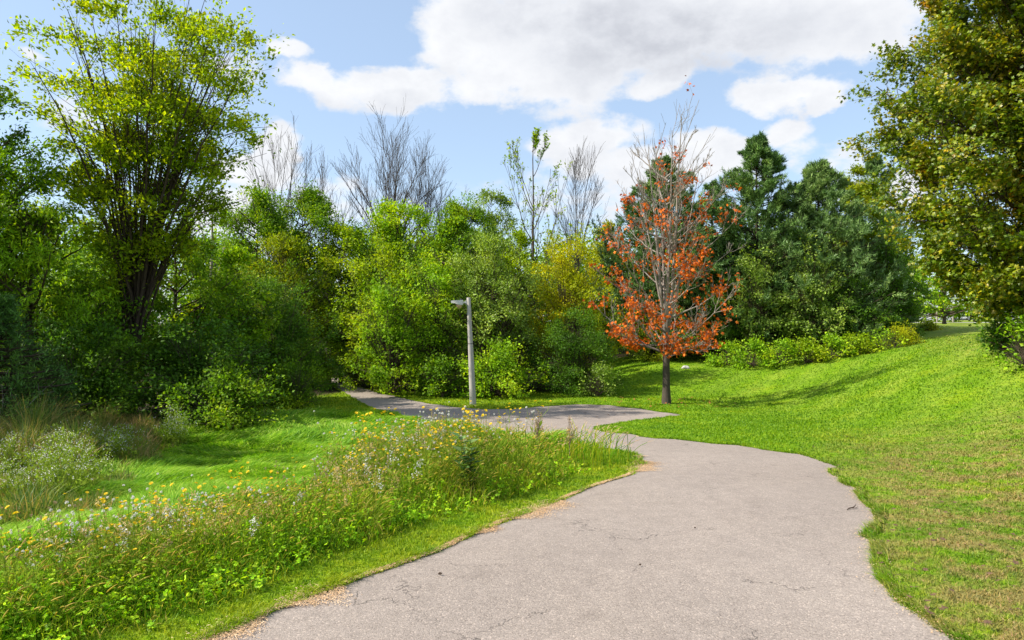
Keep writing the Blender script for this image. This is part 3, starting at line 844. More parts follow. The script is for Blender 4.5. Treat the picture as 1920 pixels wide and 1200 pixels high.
# right side: pines and their neighbours
pine('pine_tree', 'dark pine right behind the rust leaved tree', 1245, 42, 300, 200, seed=1, mat='pine')
pine('pine_tree', 'tallest pine with pointed dense green crown', 1420, 41.5, 258, 175, seed=2, mat='pine', shape='pine')
pine('pine_tree', 'pine with bluish boughs right of the tallest one', 1535, 41, 305, 190, seed=3, mat='pineblue')
pine('pine_tree', 'pine tip peeping out beside the big maple crown', 1640, 47, 292, 120, seed=4, mat='pineblue', n1=100)
pine('pine_tree', 'dark pine in the gap between the rust tree and the tallest pine', 1335, 45, 345, 140, seed=5, mat='pine', n1=100)
leafy('background_tree', 'olive green tree top between the blue pine and the big maple', 'tree', 1610, 43.5, 305, 130, 'tall', 'olive', 'wide', .12, n1=60, dens=.9, hb=.1, seed=34, trunk=.14)
leafy('dark_tree', 'dark tree in shade left of the opening to the far road', 'tree', 1655, 42, 395, 150, 'tall', 'dark', 'oval', .12, n1=90, dens=1.0, hb=.03, seed=35, trunk=.15, mode='multi')
leafy('poplar_tree', 'grey green leafy tree in front of the blue pine', 'tree', 1520, 38.8, 455, 150, 'dome', 'grey', 'lobed', .12, n1=80, dens=.75, hb=.06, seed=36, trunk=.1, mode='multi', lump=.3)
leafy('poplar_tree', 'grey green leafy tree in front of the tallest pine', 'tree', 1420, 39.2, 475, 110, 'tall', 'grey', 'lobed', .12, n1=60, dens=.75, hb=.06, seed=37, trunk=.1, mode='multi', lump=.3)
leafy('leafy_tree', 'dark green tree filling the gap between pines and rust tree', 'tree', 1345, 41, 500, 130, 'tall', 'dark', 'oval', .12, n1=60, dens=1.0, hb=.03, seed=38, trunk=.1, mode='multi')
leafy('leafy_tree', 'shaded green tree with yellow spots behind the low hedge', 'tree', 1585, 39.3, 520, 190, 'dome', 'dark', 'wide', .11, n1=80, dens=1.0, hb=.03, seed=39, trunk=.1, mode='multi')
leafy('shrub', 'shaded olive bush directly behind the trunk of the rust tree', 'shrub', 1225, 41, 560, 190, 'dome', 'olive', 'oval', .11, n1=70, dens=.9, hb=.03, mode='multi', seed=40, trunk=.07)
leafy('bright_tree', 'bright green tree beyond the opening to the far road', 'tree', 1770, 70, 480, 140, 'dome', 'bright', 'wide', .2, n1=60, dens=.8, hb=.12, seed=41, trunk=.18)
leafy('background_tree', 'distant tree beyond the road behind the bright green one', 'tree', 1720, 110, 500, 140, 'dome', 'lime', 'wide', .3, n1=50, dens=.9, hb=.03, seed=42, trunk=.2)
leafy('background_tree', 'distant tree beyond the road closest to the big maple', 'tree', 1830, 108, 520, 130, 'dome', 'bright', 'wide', .3, n1=50, dens=.9, hb=.03, seed=43, trunk=.2)
leafy('shrub', 'dark round bush at the foot of the opening to the far road', 'shrub', 1742, 46, 606, 60, 'mound', 'olive', 'oval', .10, n1=40, dens=1, hb=.02, mode='multi', seed=44, trunk=.04)
# the big maple and its neighbours at the right edge
leafy('maple_tree', 'huge maple turning orange and gold filling the right edge', 'tree', 1935, 19.5, -90, 1, 'maple', 'maple', 'maple', .108, n1=170, k2=11, dens=4.2, hb=.05, seed=45, trunk=.34, clump=1.5, freq=3.6,
      Rad=4.4, X=15.6, k3=3, sigma=.16, bark='barkdark', lump=.16, l2=(.22, .42), rfac=.14)
leafy('shrub', 'small leafy bush under the maple at the right edge', 'shrub', 1925, 18.2, 590, 90, 'dome', 'bright', 'wide', .11, n1=46, dens=.9, hb=.03, mode='multi', seed=46, trunk=.05)
leafy('shrub', 'dark bush under the lowest boughs of the maple', 'shrub', 1880, 21.5, 560, 90, 'mound', 'dark', 'wide', .11, n1=50, dens=.8, hb=.03, mode='multi', seed=47, trunk=.05)

def far_wood():
    r = np.random.default_rng(91)
    g = Geo()
    n = 90
    px = r.uniform(-420, 1650, n); Y = r.uniform(48, 60, n)
    x = (px - 960) / F * Y
    for i in range(n):
        top = EYE + (600 - r.uniform(425, 490)) / F * Y[i]; z = tz(x[i], Y[i]); H = top - z; rad = r.uniform(2.2, 3.6)
        m = 2600
        u = r.normal(0, 1, (m, 3)); u = unit(u) * r.uniform(.55, 1.05, (m, 1)) ** .6
        lump = 1 + .2 * np.sin(u[:, :1] * 7 + i) * np.sin(u[:, 2:] * 9 + u[:, 1:2] * 6)
        p = u * np.array([rad, rad, H * .55]) * lump + np.array([x[i], Y[i], z + H * .48])
        add_leaves(g, p, unit(r.normal(0, 1, (m, 3)) + [0, 0, -.2]), unit(r.normal(0, .6, (m, 3)) + u * .5 + [0, 0, .7]), r.uniform(.2, .36, m), 'wide')
    tag(obj('distant_wood', g.mesh('distant_wood', M['mid'])), 'far mass of green woodland closing the view behind the nearer trees', 'woodland', kind='stuff')
far_wood()

# hedge of low shrubs in front of the pines
rng = np.random.default_rng(77)
hedge = [(1362, 36.8, 645, 90), (1412, 35.5, 642, 96), (1462, 35.2, 644, 100), (1512, 35.0, 640, 100), (1560, 35.0, 634, 96), (1606, 35.2, 630, 92), (1648, 35.6, 622, 84)]
hl = ['low bright shrub at the left end of the hedge by the rust tree', 'second low shrub from the left end of the hedge', 'pale tipped low shrub third from the left in the hedge',
      'middle shrub of the bright low hedge', 'low shrub right of the middle of the hedge', 'low shrub beside the last one in the hedge', 'last low shrub at the right end of the hedge']
for i, ((px, Y, top, w), l) in enumerate(zip(hedge, hl)):
    leafy('hedge_shrub', l, 'shrub', px, Y, top, w, 'mound', 'lime' if i in (3, 5) else 'bright', 'wide', .12, n1=46, dens=1.0, hb=.02, mode='multi', seed=50 + i, trunk=.04, lump=.3, group='low shrubs along the foot of the pines')
for i, (px, Y, top, w, l) in enumerate([(1678, 35, 617, 40, 'goldenrod clump left of its taller twin by the hedge end'), (1704, 35.5, 611, 40, 'taller goldenrod clump by the opening to the far road')]):
    leafy('goldenrod', l, 'plant', px, Y, top, w, 'tall', 'yellow', 'lance', .10, n1=30, dens=.8, hb=.02, mode='multi', seed=60 + i, trunk=.03)

# rust-leaved tree on the lawn
def rust_tree():
    rng = np.random.default_rng(21)
    x, y = ground_hit(1250, 757)
    z = tz(x, y)
    root = empty('rust_leaved_tree', (x, y, z))
    H = EYE + (600 - 212) / F * y - z
    k = y / F
    prof = [(0, 1.0), (.12, 1.15), (.35, 1.05), (.6, 1.0), (.78, .85), (.9, .55), (1, .15)]
    hb = 2.1 / H
    gt = Geo()
    # trunk dividing low into near-parallel leaders
    TP, TR = trunk_line(H * .30, .155, rng, wob=.006); TR = .155 - .05 * np.linspace(0, 1, 12)[None]; TR[0, 0] = .22; TR[0, 1] = .165
    add_tubes(gt, TP, TR, 12)
    leaders = []
    for dx, dy, ht, r in ((.55, .1, 1.0, .085), (-.65, .3, .90, .07), (.1, -.5, .93, .075), (-1.1, -.4, .80, .055), (1.25, .2, .82, .055), (-.1, .9, .85, .06)):
        s = np.linspace(0, 1, 11)
        h0 = rng.uniform(.2, .28) * H
        tb = TP[0, -1]
        P = np.zeros((1, 11, 3))
        P[0, :, 2] = h0 + (ht * H - h0) * s
        P[0, :, 0] = dx * s ** .75 + np.cumsum(rng.normal(0, .02, 11)); P[0, :, 1] = dy * s ** .75 + np.cumsum(rng.normal(0, .02, 11))
        P[0, 0, :2] = TP[0, -3, :2]
        Rr = r * (1 - .86 * s)[None]
        add_tubes(gt, P, Rr, 7); leaders.append((P, Rr))
    LP = np.concatenate([l[0] for l in leaders]); LR = np.concatenate([l[1] for l in leaders])
    n = 46
    ht = hb * H + (H * .93 - hb * H) * (np.arange(n) / n) ** .95
    az = np.arange(n) * 2.39996 + rng.uniform(-.3, .3, n)
    rr = interp_prof(prof, (ht - hb * H) / (H - hb * H)) * 122 * k * rng.uniform(.72, 1.08, n)
    P2 = np.stack([np.cos(az) * rr, np.sin(az) * rr, ht], -1)
    s0 = np.maximum(ht - rr * rng.uniform(.55, 1.0, n), 1.75 + .6 * rng.uniform(0, 1, n))
    s0 = np.minimum(s0, ht * .97)
    P0 = np.stack([rng.normal(0, .05, n), rng.normal(0, .05, n), s0], -1)
    P1 = P0 + (P2 - P0) * np.array([.55, .55, .3])
    u = np.linspace(0, 1, 9)[None, :, None]
    P = (1 - u) ** 2 * P0[:, None] + 2 * u * (1 - u) * P1[:, None] + u ** 2 * P2[:, None]
    w = np.cumsum(rng.normal(0, .03, P.shape), axis=1); w[:, 0] = 0
    P = P + w
    Rr = (.022 + .022 * rng.uniform(0, 1, n))[:, None] * (1 - .75 * np.linspace(0, 1, 9)[None])
    add_tubes(gt, P, Rr, 6)
    obj('trunk', gt.mesh('trunk', M['barkshaded'], smooth=True), root)
    A = np.concatenate([P, np.stack([np.stack([np.interp(np.linspace(0, 1, 9), np.linspace(0, 1, 11), l[:, c]) for c in range(3)], -1) for l in LP])])
    AR = np.concatenate([Rr, LR[:, :9]])
    S, SR = kids(A, AR, 9, (.25, .98), (.18, .36), (22, 50), .28, 5, rng, wob=.03, rfac=.55)
    Q, QR = kids(S, SR, 5, (.2, 1), (.35, .65), (20, 50), .2, 4, rng, wob=.03)
    gb = Geo(); add_tubes(gb, S, np.maximum(SR * .7, .008), 4); add_tubes(gb, Q, np.maximum(QR * .6, .005), 3)
    obj('branchwork', gb.mesh('branchwork', M['barkgrey'], smooth=True), root)
    g = Geo()
    zq = Q[:, -1, 2] / H
    rad = np.hypot(Q[:, -1, 0], Q[:, -1, 1])
    prob = np.clip(1.08 - 1.3 * zq, .07, .8)
    nzv = np.sin(Q[:, -1, 0] * 2.1 + 1) * np.sin(Q[:, -1, 1] * 1.7) * np.sin(Q[:, -1, 2] * 1.9 + .5)
    sel = rng.uniform(0, 1, len(Q)) < prob * (.52 + .9 * nzv)
    scatter_leaves(g, Q[sel], 8, .11, .115, 'maple', rng, centre=(0, 0, H * .4), tmin=.3, upw=.2, outw=.4, droop=.9)
    obj('crown', g.mesh('crown', M['rust']), root)
    tag(root, 'half bare tree with rust orange leaves and grey branches on the lawn', 'tree')
rust_tree()
print('leaves', COUNT, time.time() - T0)

# dead twigs under the spruce at the left edge
def dead_twigs():
    rng = np.random.default_rng(8)
    x, y = (5 - 960) / F * 14.9, 14.9
    root = empty('dead_shrub', (x, y, tz(x, y)))
    P, Rr = primaries(1.7, .8, PROF['vase'], 26, .2, rng, mode='multi', r0=.02, low=(.01, .1))
    S, SR = kids(P, Rr, 7, (.3, 1), (.25, .5), (15, 50), -.1, 4, rng)
    g = Geo(); add_tubes(g, P, Rr, 4); obj('stems', g.mesh('stems', M['barkgrey'], True), root)
    g = Geo(); add_tubes(g, S, np.maximum(SR, .005), 3); obj('twigs', g.mesh('twigs', M['barkgrey'], True), root)
    tag(root, 'leafless grey twiggy shrub beneath the spruce at the left edge', 'shrub')
dead_twigs()
#@@SMALL
# ------------------------------------------------------------------ lamp post
def box(g, c, s, top=1.0):
    x, y, z = s[0] / 2, s[1] / 2, s[2] / 2
    V = np.array([(-x, -y, -z), (x, -y, -z), (x, y, -z), (-x, y, -z), (-x * top, -y * top, z), (x * top, -y * top, z), (x * top, y * top, z), (-x * top, y * top, z)]) + np.array(c)
    g.add(V, [np.array([(3, 2, 1, 0), (4, 5, 6, 7), (0, 1, 5, 4), (1, 2, 6, 5), (2, 3, 7, 6), (3, 0, 4, 7)])])

def lathe(g, prof, sides=16, c=(0, 0, 0)):
    a = np.linspace(0, 2 * np.pi, sides, endpoint=False)
    pr = np.array(prof)
    V = np.stack([pr[:, None, 0] * np.cos(a), pr[:, None, 0] * np.sin(a), np.repeat(pr[:, 1:2], sides, 1)], -1) + np.array(c)
    n = len(pr); idx = np.arange(n * sides).reshape(n, sides)
    a0 = idx[:-1]; a1 = np.roll(a0, -1, 1); b0 = idx[1:]; b1 = np.roll(b0, -1, 1)
    g.add(V.reshape(-1, 3), [np.stack([a0, a1, b1, b0], -1).reshape(-1, 4)])

def lamp():
    x, y = ground_hit(887, 759)
    z = tz(x, y)
    root = empty('lamp_post', (x, y, z))
    H = EYE + (600 - 558) / F * y - z
    g = Geo(); lathe(g, [(0, -.3), (.128, -.3), (.126, .0), (.110, H * .33), (.097, H * .57)], 20)
    lathe(g, [(.093, H * .575), (.082, H * .8), (.074, H - .02), (.062, H), (0, H)], 20)
    obj('pole', g.mesh('pole', M['concrete'], True), root)
    g = Geo(); lathe(g, [(.09, H * .569), (.101, H * .569), (.101, H * .575), (.09, H * .575)], 20)
    obj('joint_band', g.mesh('band', M['lampdark'], True), root)
    g = Geo(); box(g, (-.16, 0, H - .17), (.2, .07, .07)); box(g, (-.095, 0, H - .17), (.03, .12, .16))
    obj('bracket', g.mesh('bracket', M['lampmetal']), root)
    g = Geo()
    # luminaire: a tapering head, its nose to the left
    for (x0, h0, w0, x1, h1, w1) in ((-.22, .19, .24, -.42, .16, .28), (-.42, .16, .28, -.50, .13, .26), (-.505, .115, .24, -.66, .10, .18)):
        t = H - .075
        V = [(x0, -w0 / 2, t - h0), (x0, w0 / 2, t - h0), (x0, w0 / 2, t), (x0, -w0 / 2, t), (x1, -w1 / 2, t - h1), (x1, w1 / 2, t - h1), (x1, w1 / 2, t - .01), (x1, -w1 / 2, t - .01)]
        g.add(V, [np.array([(0, 1, 2, 3), (7, 6, 5, 4), (0, 4, 5, 1), (2, 6, 7, 3), (1, 5, 6, 2), (3, 7, 4, 0)])])
    obj('lamp_head', g.mesh('head', M['lampmetal']), root)
    g = Geo(); lathe(g, [(0, -.14), (.05, -.13), (.10, -.07), (.13, 0), (.12, .02)], 16, c=(-.37, 0, H - .265))
    obj('lens', g.mesh('lens', M['lampglass'], True), root)
    g = Geo(); lathe(g, [(.03, 0), (.03, .05), (.02, .06), (0, .06)], 10, c=(-.3, 0, H - .076))
    obj('photocell', g.mesh('cell', M['lampdark'], True), root)
    root.rotation_euler = (R(.4), R(-2.4), 0)
    tag(root, 'slightly leaning pale grey concrete lamp post with small head facing left', 'lamp post')
lamp()

# rock behind the rust tree, twig and pebbles on the path
def rock(px, py, sx, sy, sz, label, name='rock', mat='stone', seed=1, Y=None, dz=0):
    rng = np.random.default_rng(seed)
    if Y is None: x, y = ground_hit(px, py)
    else: x, y = (px - 960) / F * Y, Y
    g = Geo(); n, m = 10, 14
    th = np.linspace(.02, np.pi - .02, n)[:, None]; ph = np.linspace(0, 2 * np.pi, m, endpoint=False)[None]
    rr = 1 + .16 * np.sin(3 * ph + 2 * th) + rng.normal(0, .05, (n, m))
    V = np.stack([rr * np.sin(th) * np.cos(ph) * sx, rr * np.sin(th) * np.sin(ph) * sy, rr * np.cos(th) * sz + np.zeros_like(ph)], -1)
    idx = np.arange(n * m).reshape(n, m)
    a0 = idx[:-1]; a1 = np.roll(a0, -1, 1); b0 = idx[1:]; b1 = np.roll(b0, -1, 1)
    g.add(V.reshape(-1, 3), [np.stack([a0, b0, b1, a1], -1).reshape(-1, 4), idx[:1, ::-1], idx[-1:]])
    o = obj(name, g.mesh(name, M[mat]), None, (x, y, tz(x, y) + dz + sz * .4))
    tag(o, label, 'rock' if mat == 'stone' else 'pebble')
rock(1285, 683, .2, .14, .11, 'small pale stone in the grass behind the rust leaved tree', seed=3, Y=36)
rock(825, 1083, .014, .009, .008, 'small dark pebble lying on the path near the left verge', 'pebble', 'twig', 4, dz=.025)
rock(1303, 995, .009, .007, .006, 'tiny dark pebble in the middle of the path', 'pebble', 'twig', 5, dz=.025)
rock(1200, 1067, .009, .007, .006, 'tiny dark pebble on the lower middle of the path', 'pebble', 'twig', 6, dz=.025)
def stick():
    x, y = ground_hit(1598, 958)
    root_z = tz(x, y) + .022
    P = np.array([[(-.09, -.05, 0), (-.04, .0, .012), (.02, .02, .02), (.07, .07, .035), (.10, .10, .07)]])
    g = Geo(); add_tubes(g, P * np.array([.8, .8, .4]), np.array([[.004, .007, .006, .005, .002]]), 6)
    P2 = np.array([[(.0, .0, .012), (.05, -.01, .03), (.09, .03, .045)]]); add_tubes(g, P2 * np.array([.8, .8, .4]), np.array([[.004, .003, .001]]), 5)
    o = obj('stick', g.mesh('stick', M['twig'], True), None, (x, y, root_z))
    tag(o, 'short dark broken twig lying near the right edge of the path', 'stick')
stick()

# fence posts far beyond the road
for i, px in enumerate((1757, 1787, 1733)):
    Y = 100 + i * 3; x = (px - 960) / F * Y
    g = Geo(); box(g, (0, 0, .75), (.16, .16, 1.9)); box(g, (0, 0, 1.73), (.2, .2, .06))
    o = obj('fence_post', g.mesh('post', M['post']), None, (x, Y, tz(x, Y)))
    tag(o, ['middle wooden post beyond the far road', 'rightmost wooden post beyond the far road', 'leftmost wooden post beyond the far road'][i], 'post')

# ------------------------------------------------------------------ grass
def blades(g, x, y, h, w, lean, rng, segs=2, z=None, ang=None, bend=1.0):
    n = len(x)
    if z is None: z = terrain(x, y)
    a = rng.uniform(0, 2 * np.pi, n) if ang is None else ang
    ld = np.stack([np.cos(a), np.sin(a)], -1)
    fa = rng.uniform(0, np.pi, n)
    wd = np.stack([np.cos(fa), np.sin(fa)], -1)
    rows = []
    for i in range(segs + 1):
        s = i / segs
        c = np.zeros((n, 3))
        off = lean * h * (s ** 2 if bend else s)
        c[:, 0] = x + ld[:, 0] * off; c[:, 1] = y + ld[:, 1] * off
        c[:, 2] = z - .01 + h * (s - .35 * np.clip(lean, 0, 1.5) * s ** 3)
        if i < segs:
            ww = w * (1 - .45 * s) / 2
            l = c.copy(); r = c.copy()
            l[:, :2] -= wd * ww[:, None]; r[:, :2] += wd * ww[:, None]
            rows += [l, r]
        else:
            rows.append(c)
    k = len(rows)
    V = np.stack(rows, 1).reshape(-1, 3)
    o = (np.arange(n) * k)[:, None]
    q = [np.array([[2 * i, 2 * i + 1, 2 * i + 3, 2 * i + 2]]) + o for i in range(segs - 1)]
    t = np.array([[k - 3, k - 2, k - 1]]) + o
    g.add(V, ([np.concatenate(q)] if q else []) + [t])

rng = np.random.default_rng(100)
def polar(n, d0, d1, a0=-43, a1=43):
    d = np.exp(rng.uniform(math.log(d0), math.log(d1), n))
    a = np.radians(rng.uniform(a0, a1, n))
    return d * np.sin(a), d * np.cos(a), d

def meadow_mask(x, y):
    """tall flowering strip left of the path: 0 outside .. 1 in the middle"""
    d = dleft(x, y)
    side = ((x - LA[0]) * LN[0] + (y - LA[1]) * LN[1]) > 0
    wob = .25 * np.sin(x * 1.9 + y) + .18 * np.sin(3.1 * y - x)
    t = (x - LA[0]) * LD[0] + (y - LA[1]) * LD[1]
    m = sstep((d - .38 + wob * .5) / .8) * (1 - sstep((d - (1.42 + .08 * t + .85 * sstep((t - 2.5) / .9)) - wob * .5) / .55)) * side
    return m * (1 - sstep((t - 5.6 + wob) / .9))

# lawn
x, y, d = polar(620000, 2.2, 46)
ok = ~in_poly(x + rng.normal(0, .018, len(x)), y + rng.normal(0, .018, len(x)), poly)
woodm = ((y > 31) & (x < 3)) | ((x < -11.6 + (y - 18) * .3) & (y > 17.5))
ok &= ~woodm
x, y, d = x[ok], y[ok], d[ok]
dl = dleft(x, y)
side = (x - LA[0]) * LN[0] + (y - LA[1]) * LN[1]
swale = (side > 2.8) & (y < 30) & (x < .5)
swf = sstep((side - 2.8) / 1.5) * (x < 1.5) * (1 - sstep((y - 19) / 4))
issw = rng.uniform(0, 1, len(x)) < swf
lx, ly, ldist = x[~issw], y[~issw], d[~issw]
g = Geo()
patch = .75 + .5 * np.sin(lx * 2.3 + 1.3 * ly) * np.sin(ly * 1.9 - .7 * lx) * .5 + .25 * np.sin(lx * .8 - ly * .6)
hh = rng.uniform(.025, .062, len(lx)) * (.55 + .45 * patch) * np.clip(.75 + ldist / 25, .8, 1.6)
blades(g, lx, ly, hh, np.maximum(.004, ldist / 683 * 1.05) * rng.uniform(.7, 1.2, len(lx)), rng.uniform(.1, 1.1, len(lx)), rng, segs=2)
# a ragged fringe leaning over the rim of the paving
e0 = poly; e1 = np.roll(poly, -1, axis=0)
nb = 26000
el = np.linalg.norm(e1 - e0, axis=1) / np.maximum(np.linalg.norm(e0, axis=1), 2.5) ** 1.6
el[e0[:, 1] < 2] = 0
ii = rng.choice(len(poly), nb, p=el / el.sum()); tt = rng.uniform(0, 1, nb)[:, None]
pp = e0[ii] * (1 - tt) + e1[ii] * tt
nn = unit((e1 - e0)[ii]); nn = np.stack([nn[:, 1], -nn[:, 0]], -1)
test = in_poly(*(pp + nn * .05).T, P=poly); nn[test] *= -1          # nn points away from the paving
tuftf = .5 + .5 * np.sin(pp[:, 0] * 5.1 + 1.7 * pp[:, 1]) * np.sin(pp[:, 1] * 4.3)
pp = pp + nn * rng.uniform(-.02, .09, nb)[:, None]
dd = np.linalg.norm(pp, axis=1)
blades(g, pp[:, 0], pp[:, 1], rng.uniform(.03, .09, nb) * (.4 + .9 * tuftf), np.maximum(.004, dd / 683 * .9), rng.uniform(.4, 1.4, nb), rng, segs=2,
       ang=np.arctan2(-nn[:, 1], -nn[:, 0]) + rng.normal(0, .9, nb), z=terrain(pp[:, 0], pp[:, 1]) + .012)
lg = obj('lawn_grass', g.mesh('lawn_grass', M['lawn']))
tag(lg, 'short mown green lawn grass with dry patches over the bank', 'grass', kind='stuff')
# long soft grass of the hollow
x, y, d = polar(420000, 6, 28, -43, 8)
side = (x - LA[0]) * LN[0] + (y - LA[1]) * LN[1]
swf = sstep((side - 2.8) / 1.5) * (x < 1.5) * (1 - sstep((y - 20 - .25 * x) / 4)) * ~((x < -10 + (y - 18) * .3) & (y > 17.5))
ok = (rng.uniform(0, 1, len(x)) < swf) & ~in_poly(x, y)
x, y, d = x[ok], y[ok], d[ok]
g = Geo()
fl = 1.2 * np.sin(x * .9 + y * .7) + 1.0 * np.sin(x * .5 - y * 1.3 + 2) + rng.normal(0, .35, len(x))   # tufts lie over in swirls
tuft = .55 + .45 * np.sin(x * 2.6 + np.sin(y * 1.7) * 1.5) * np.sin(y * 2.2 + np.sin(x * 1.3))
blades(g, x, y, rng.uniform(.16, .36, len(x)) * (.45 + .9 * tuft), np.maximum(.006, d / 683 * .95), rng.uniform(.7, 1.5, len(x)), rng, segs=3, ang=fl)
tag(obj('long_grass', g.mesh('long_grass', M['swale'])), 'long soft bright green grass lying in tufts in the hollow', 'grass', kind='stuff')

# tall meadow strip
def tall_t(x, y):
    t = (x - LA[0]) * LD[0] + (y - LA[1]) * LD[1]
    return .95 + .42 * sstep((t - 2.6) / 1.0)

def sample_meadow(n, lo=.05):
    xx, yy, dd = polar(n, 2.6, 13.5, -46, 12)
    m = meadow_mask(xx, yy)
    k = (rng.uniform(0, 1, n) < m) & (m > lo)
    return xx[k], yy[k], dd[k], m[k]
g = Geo()
x, y, d, m = sample_meadow(420000)
hh = tall_t(x, y) * rng.uniform(.12, .46, len(x)) * (.3 + .75 * m) * (.8 + .3 * np.sin(x * 3 + y) * np.sin(2.2 * y))
blades(g, x, y, hh, np.maximum(.0045, d / 683 * .9) * rng.uniform(.6, 1.4, len(x)), rng.uniform(.1, 1.1, len(x)), rng, segs=3)
tag(obj('meadow_grass', g.mesh('meadow_grass', M['meadow'])), 'tall mixed meadow grass in the strip beside the path', 'grass', kind='stuff')

# foxtails: arching stalk with a bristly golden head
def foxtails(x, y, h, rng, hl=.07, hw=.006):
    gs, gh = Geo(), Geo()
    n = len(x)
    a = rng.normal(0, 1.5, n)              # mostly nodding one way
    u = np.linspace(0, 1, 6)
    lean = rng.uniform(.05, .65, n)
    P = np.zeros((n, 6, 3))
    off = lean[:, None] * h[:, None] * u ** 2.5
    P[..., 0] = x[:, None] + np.cos(a)[:, None] * off; P[..., 1] = y[:, None] + np.sin(a)[:, None] * off
    P[..., 2] = terrain(x, y)[:, None] + h[:, None] * (u - .12 * u ** 3)
    add_tubes(gs, P, np.full((n, 6), .0016) * np.maximum(1, y / 4)[:, None], 3)
    t = unit(P[:, -1] - P[:, -2])
    v = np.linspace(0, 1, 5)
    L = hl * rng.uniform(.7, 1.3, n)
    Q = P[:, -1][:, None] + t[:, None] * (L[:, None] * v)[..., None]
    Q[..., 2] -= (rng.uniform(0, .4, n) * L)[:, None] * v ** 2
    Q[..., 0] += (np.cos(a) * L * .25)[:, None] * v ** 2
    Rr = hw * np.array([.5, 1, 1, .75, .2])[None] * rng.uniform(.8, 1.3, n)[:, None] * np.maximum(1, y / 7)[:, None]
    add_tubes(gh, Q, Rr, 5)
    return gs, gh
x, y, d, m = sample_meadow(22000, .25)
gs, gh = foxtails(x, y, tall_t(x, y) * rng.uniform(.28, .52, len(x)) * (.45 + .6 * m), rng, .055, .0032)
o = tag(obj('foxtail_grass', gs.mesh('foxtail_stalks', M['stem'])), 'thin foxtail grasses with arching golden seed heads along the strip', 'grass', kind='stuff')
obj('seed_heads', gh.mesh('foxtail_heads', M['foxtail'], True), o)
# pale nodding grass heads over the tip of the strip
def fine_tip():
    r = np.random.default_rng(9)
    n = 260
    cx, cy = ground_hit(1070, 868)
    x = cx + r.normal(0, .55, n); y = cy + r.normal(0, .38, n)
    k = ~in_poly(x, y) & (dist_poly(x, y) > .12); x, y = x[k], y[k]; n = len(x)
    gs, gh = foxtails(x, y, r.uniform(.3, .62, n), r, .07, .0022)
    o = tag(obj('tufted_grass', gs.mesh('tuft_stalks', M['meadow'])), 'tuft of tall wispy grass with thin heads at the end of the strip', 'grass', kind='stuff')
    obj('seed_heads', gh.mesh('tuft_heads', M['straw'], True), o)
fine_tip()

def fluff():
    r = np.random.default_rng(66)
    n = 430
    t = r.uniform(-1.6, 5.4, n); dd = .75 + (.85 + .08 * t + .8 * sstep((t - 2.5) / .9)) * r.beta(2.6, 1.2, n)
    keep = (np.sin(t * 2.9) + np.sin(dd * 5 + t * 1.7) + r.normal(0, .5, n)) > -.3
    t, dd = t[keep], dd[keep]; n = len(t)
    p = LA[None] + LD[None] * t[:, None] + LN[None] * dd[:, None]
    z = terrain(p[:, 0], p[:, 1]); h = r.uniform(.34, .58, n) * tall_t(p[:, 0], p[:, 1])
    gs = Geo()
    u = np.linspace(0, 1, 4)
    P = np.zeros((n, 4, 3)); ln = r.normal(0, .06, (n, 2))
    P[..., :2] = p[:, None] + ln[:, None] * u[None, :, None] ** 1.5; P[..., 2] = z[:, None] + h[:, None] * u
    add_tubes(gs, P, np.full((n, 4), .0016), 3)
    # side sprays
    S, SR = kids(P, np.full((n, 4), .0014), 7, (.55, 1), (.12, .26), (20, 55), .3, 3, r, rfac=.8)
    add_tubes(gs, S, np.maximum(SR, .0008), 3)
    o = tag(obj('seed_stalks', gs.mesh('seed_stalks', M['stem'])), 'dry tan seed stalks with fluffy heads standing in the flower strip', 'weeds', kind='stuff')
    m = 9
    tt = r.uniform(.45, 1.05, (len(S), m, 1))
    q = (S[:, :1] * (1 - tt) + S[:, -1:] * tt + r.normal(0, .009, (len(S), m, 3))).reshape(-1, 3)
    pale = np.repeat(np.repeat(r.uniform(0, 1, n) < .22, 7), m)
    for sel, mat, nm in ((~pale, 'fluff', 'tan_heads'), (pale, 'petal_w', 'pale_heads')):
        k = int(sel.sum()); g = Geo()
        add_leaves(g, q[sel], r.normal(0, 1, (k, 3)), r.normal(0, 1, (k, 3)), r.uniform(.008, .018, k), 'wide')
        obj(nm, g.mesh(nm, M[mat]), o)
fluff()

# leafy weeds between the grasses
def weeds():
    g = Geo()
    x, y, d, m = sample_meadow(24000, .03)
    n = len(x)
    r = rng
    z = terrain(x, y)
    per = 16
    hs = r.uniform(.10, .34, n) * (.35 + .8 * m)
    t = r.uniform(.1, 1, (n, per))
    P = np.stack([np.repeat(x[:, None], per, 1), np.repeat(y[:, None], per, 1), z[:, None] + hs[:, None] * t], -1)
    P += r.normal(0, .035, P.shape)
    D = r.normal(0, 1, P.shape); D[..., 2] = np.abs(D[..., 2]) * .5 + .15
    Nn = np.zeros_like(P); Nn[..., 2] = 1; Nn += r.normal(0, .4, P.shape)
    S = (r.uniform(.016, .058, (n, per)) * (1.15 - .5 * t) * np.maximum(1, d / 7)[:, None]).ravel()
    add_leaves(g, P.reshape(-1, 3), D.reshape(-1, 3), Nn.reshape(-1, 3), S, 'lobed')
    tag(obj('leafy_weeds', g.mesh('leafy_weeds', M['weed'])), 'low leafy green weeds growing through the meadow grass', 'weeds', kind='stuff')
weeds()

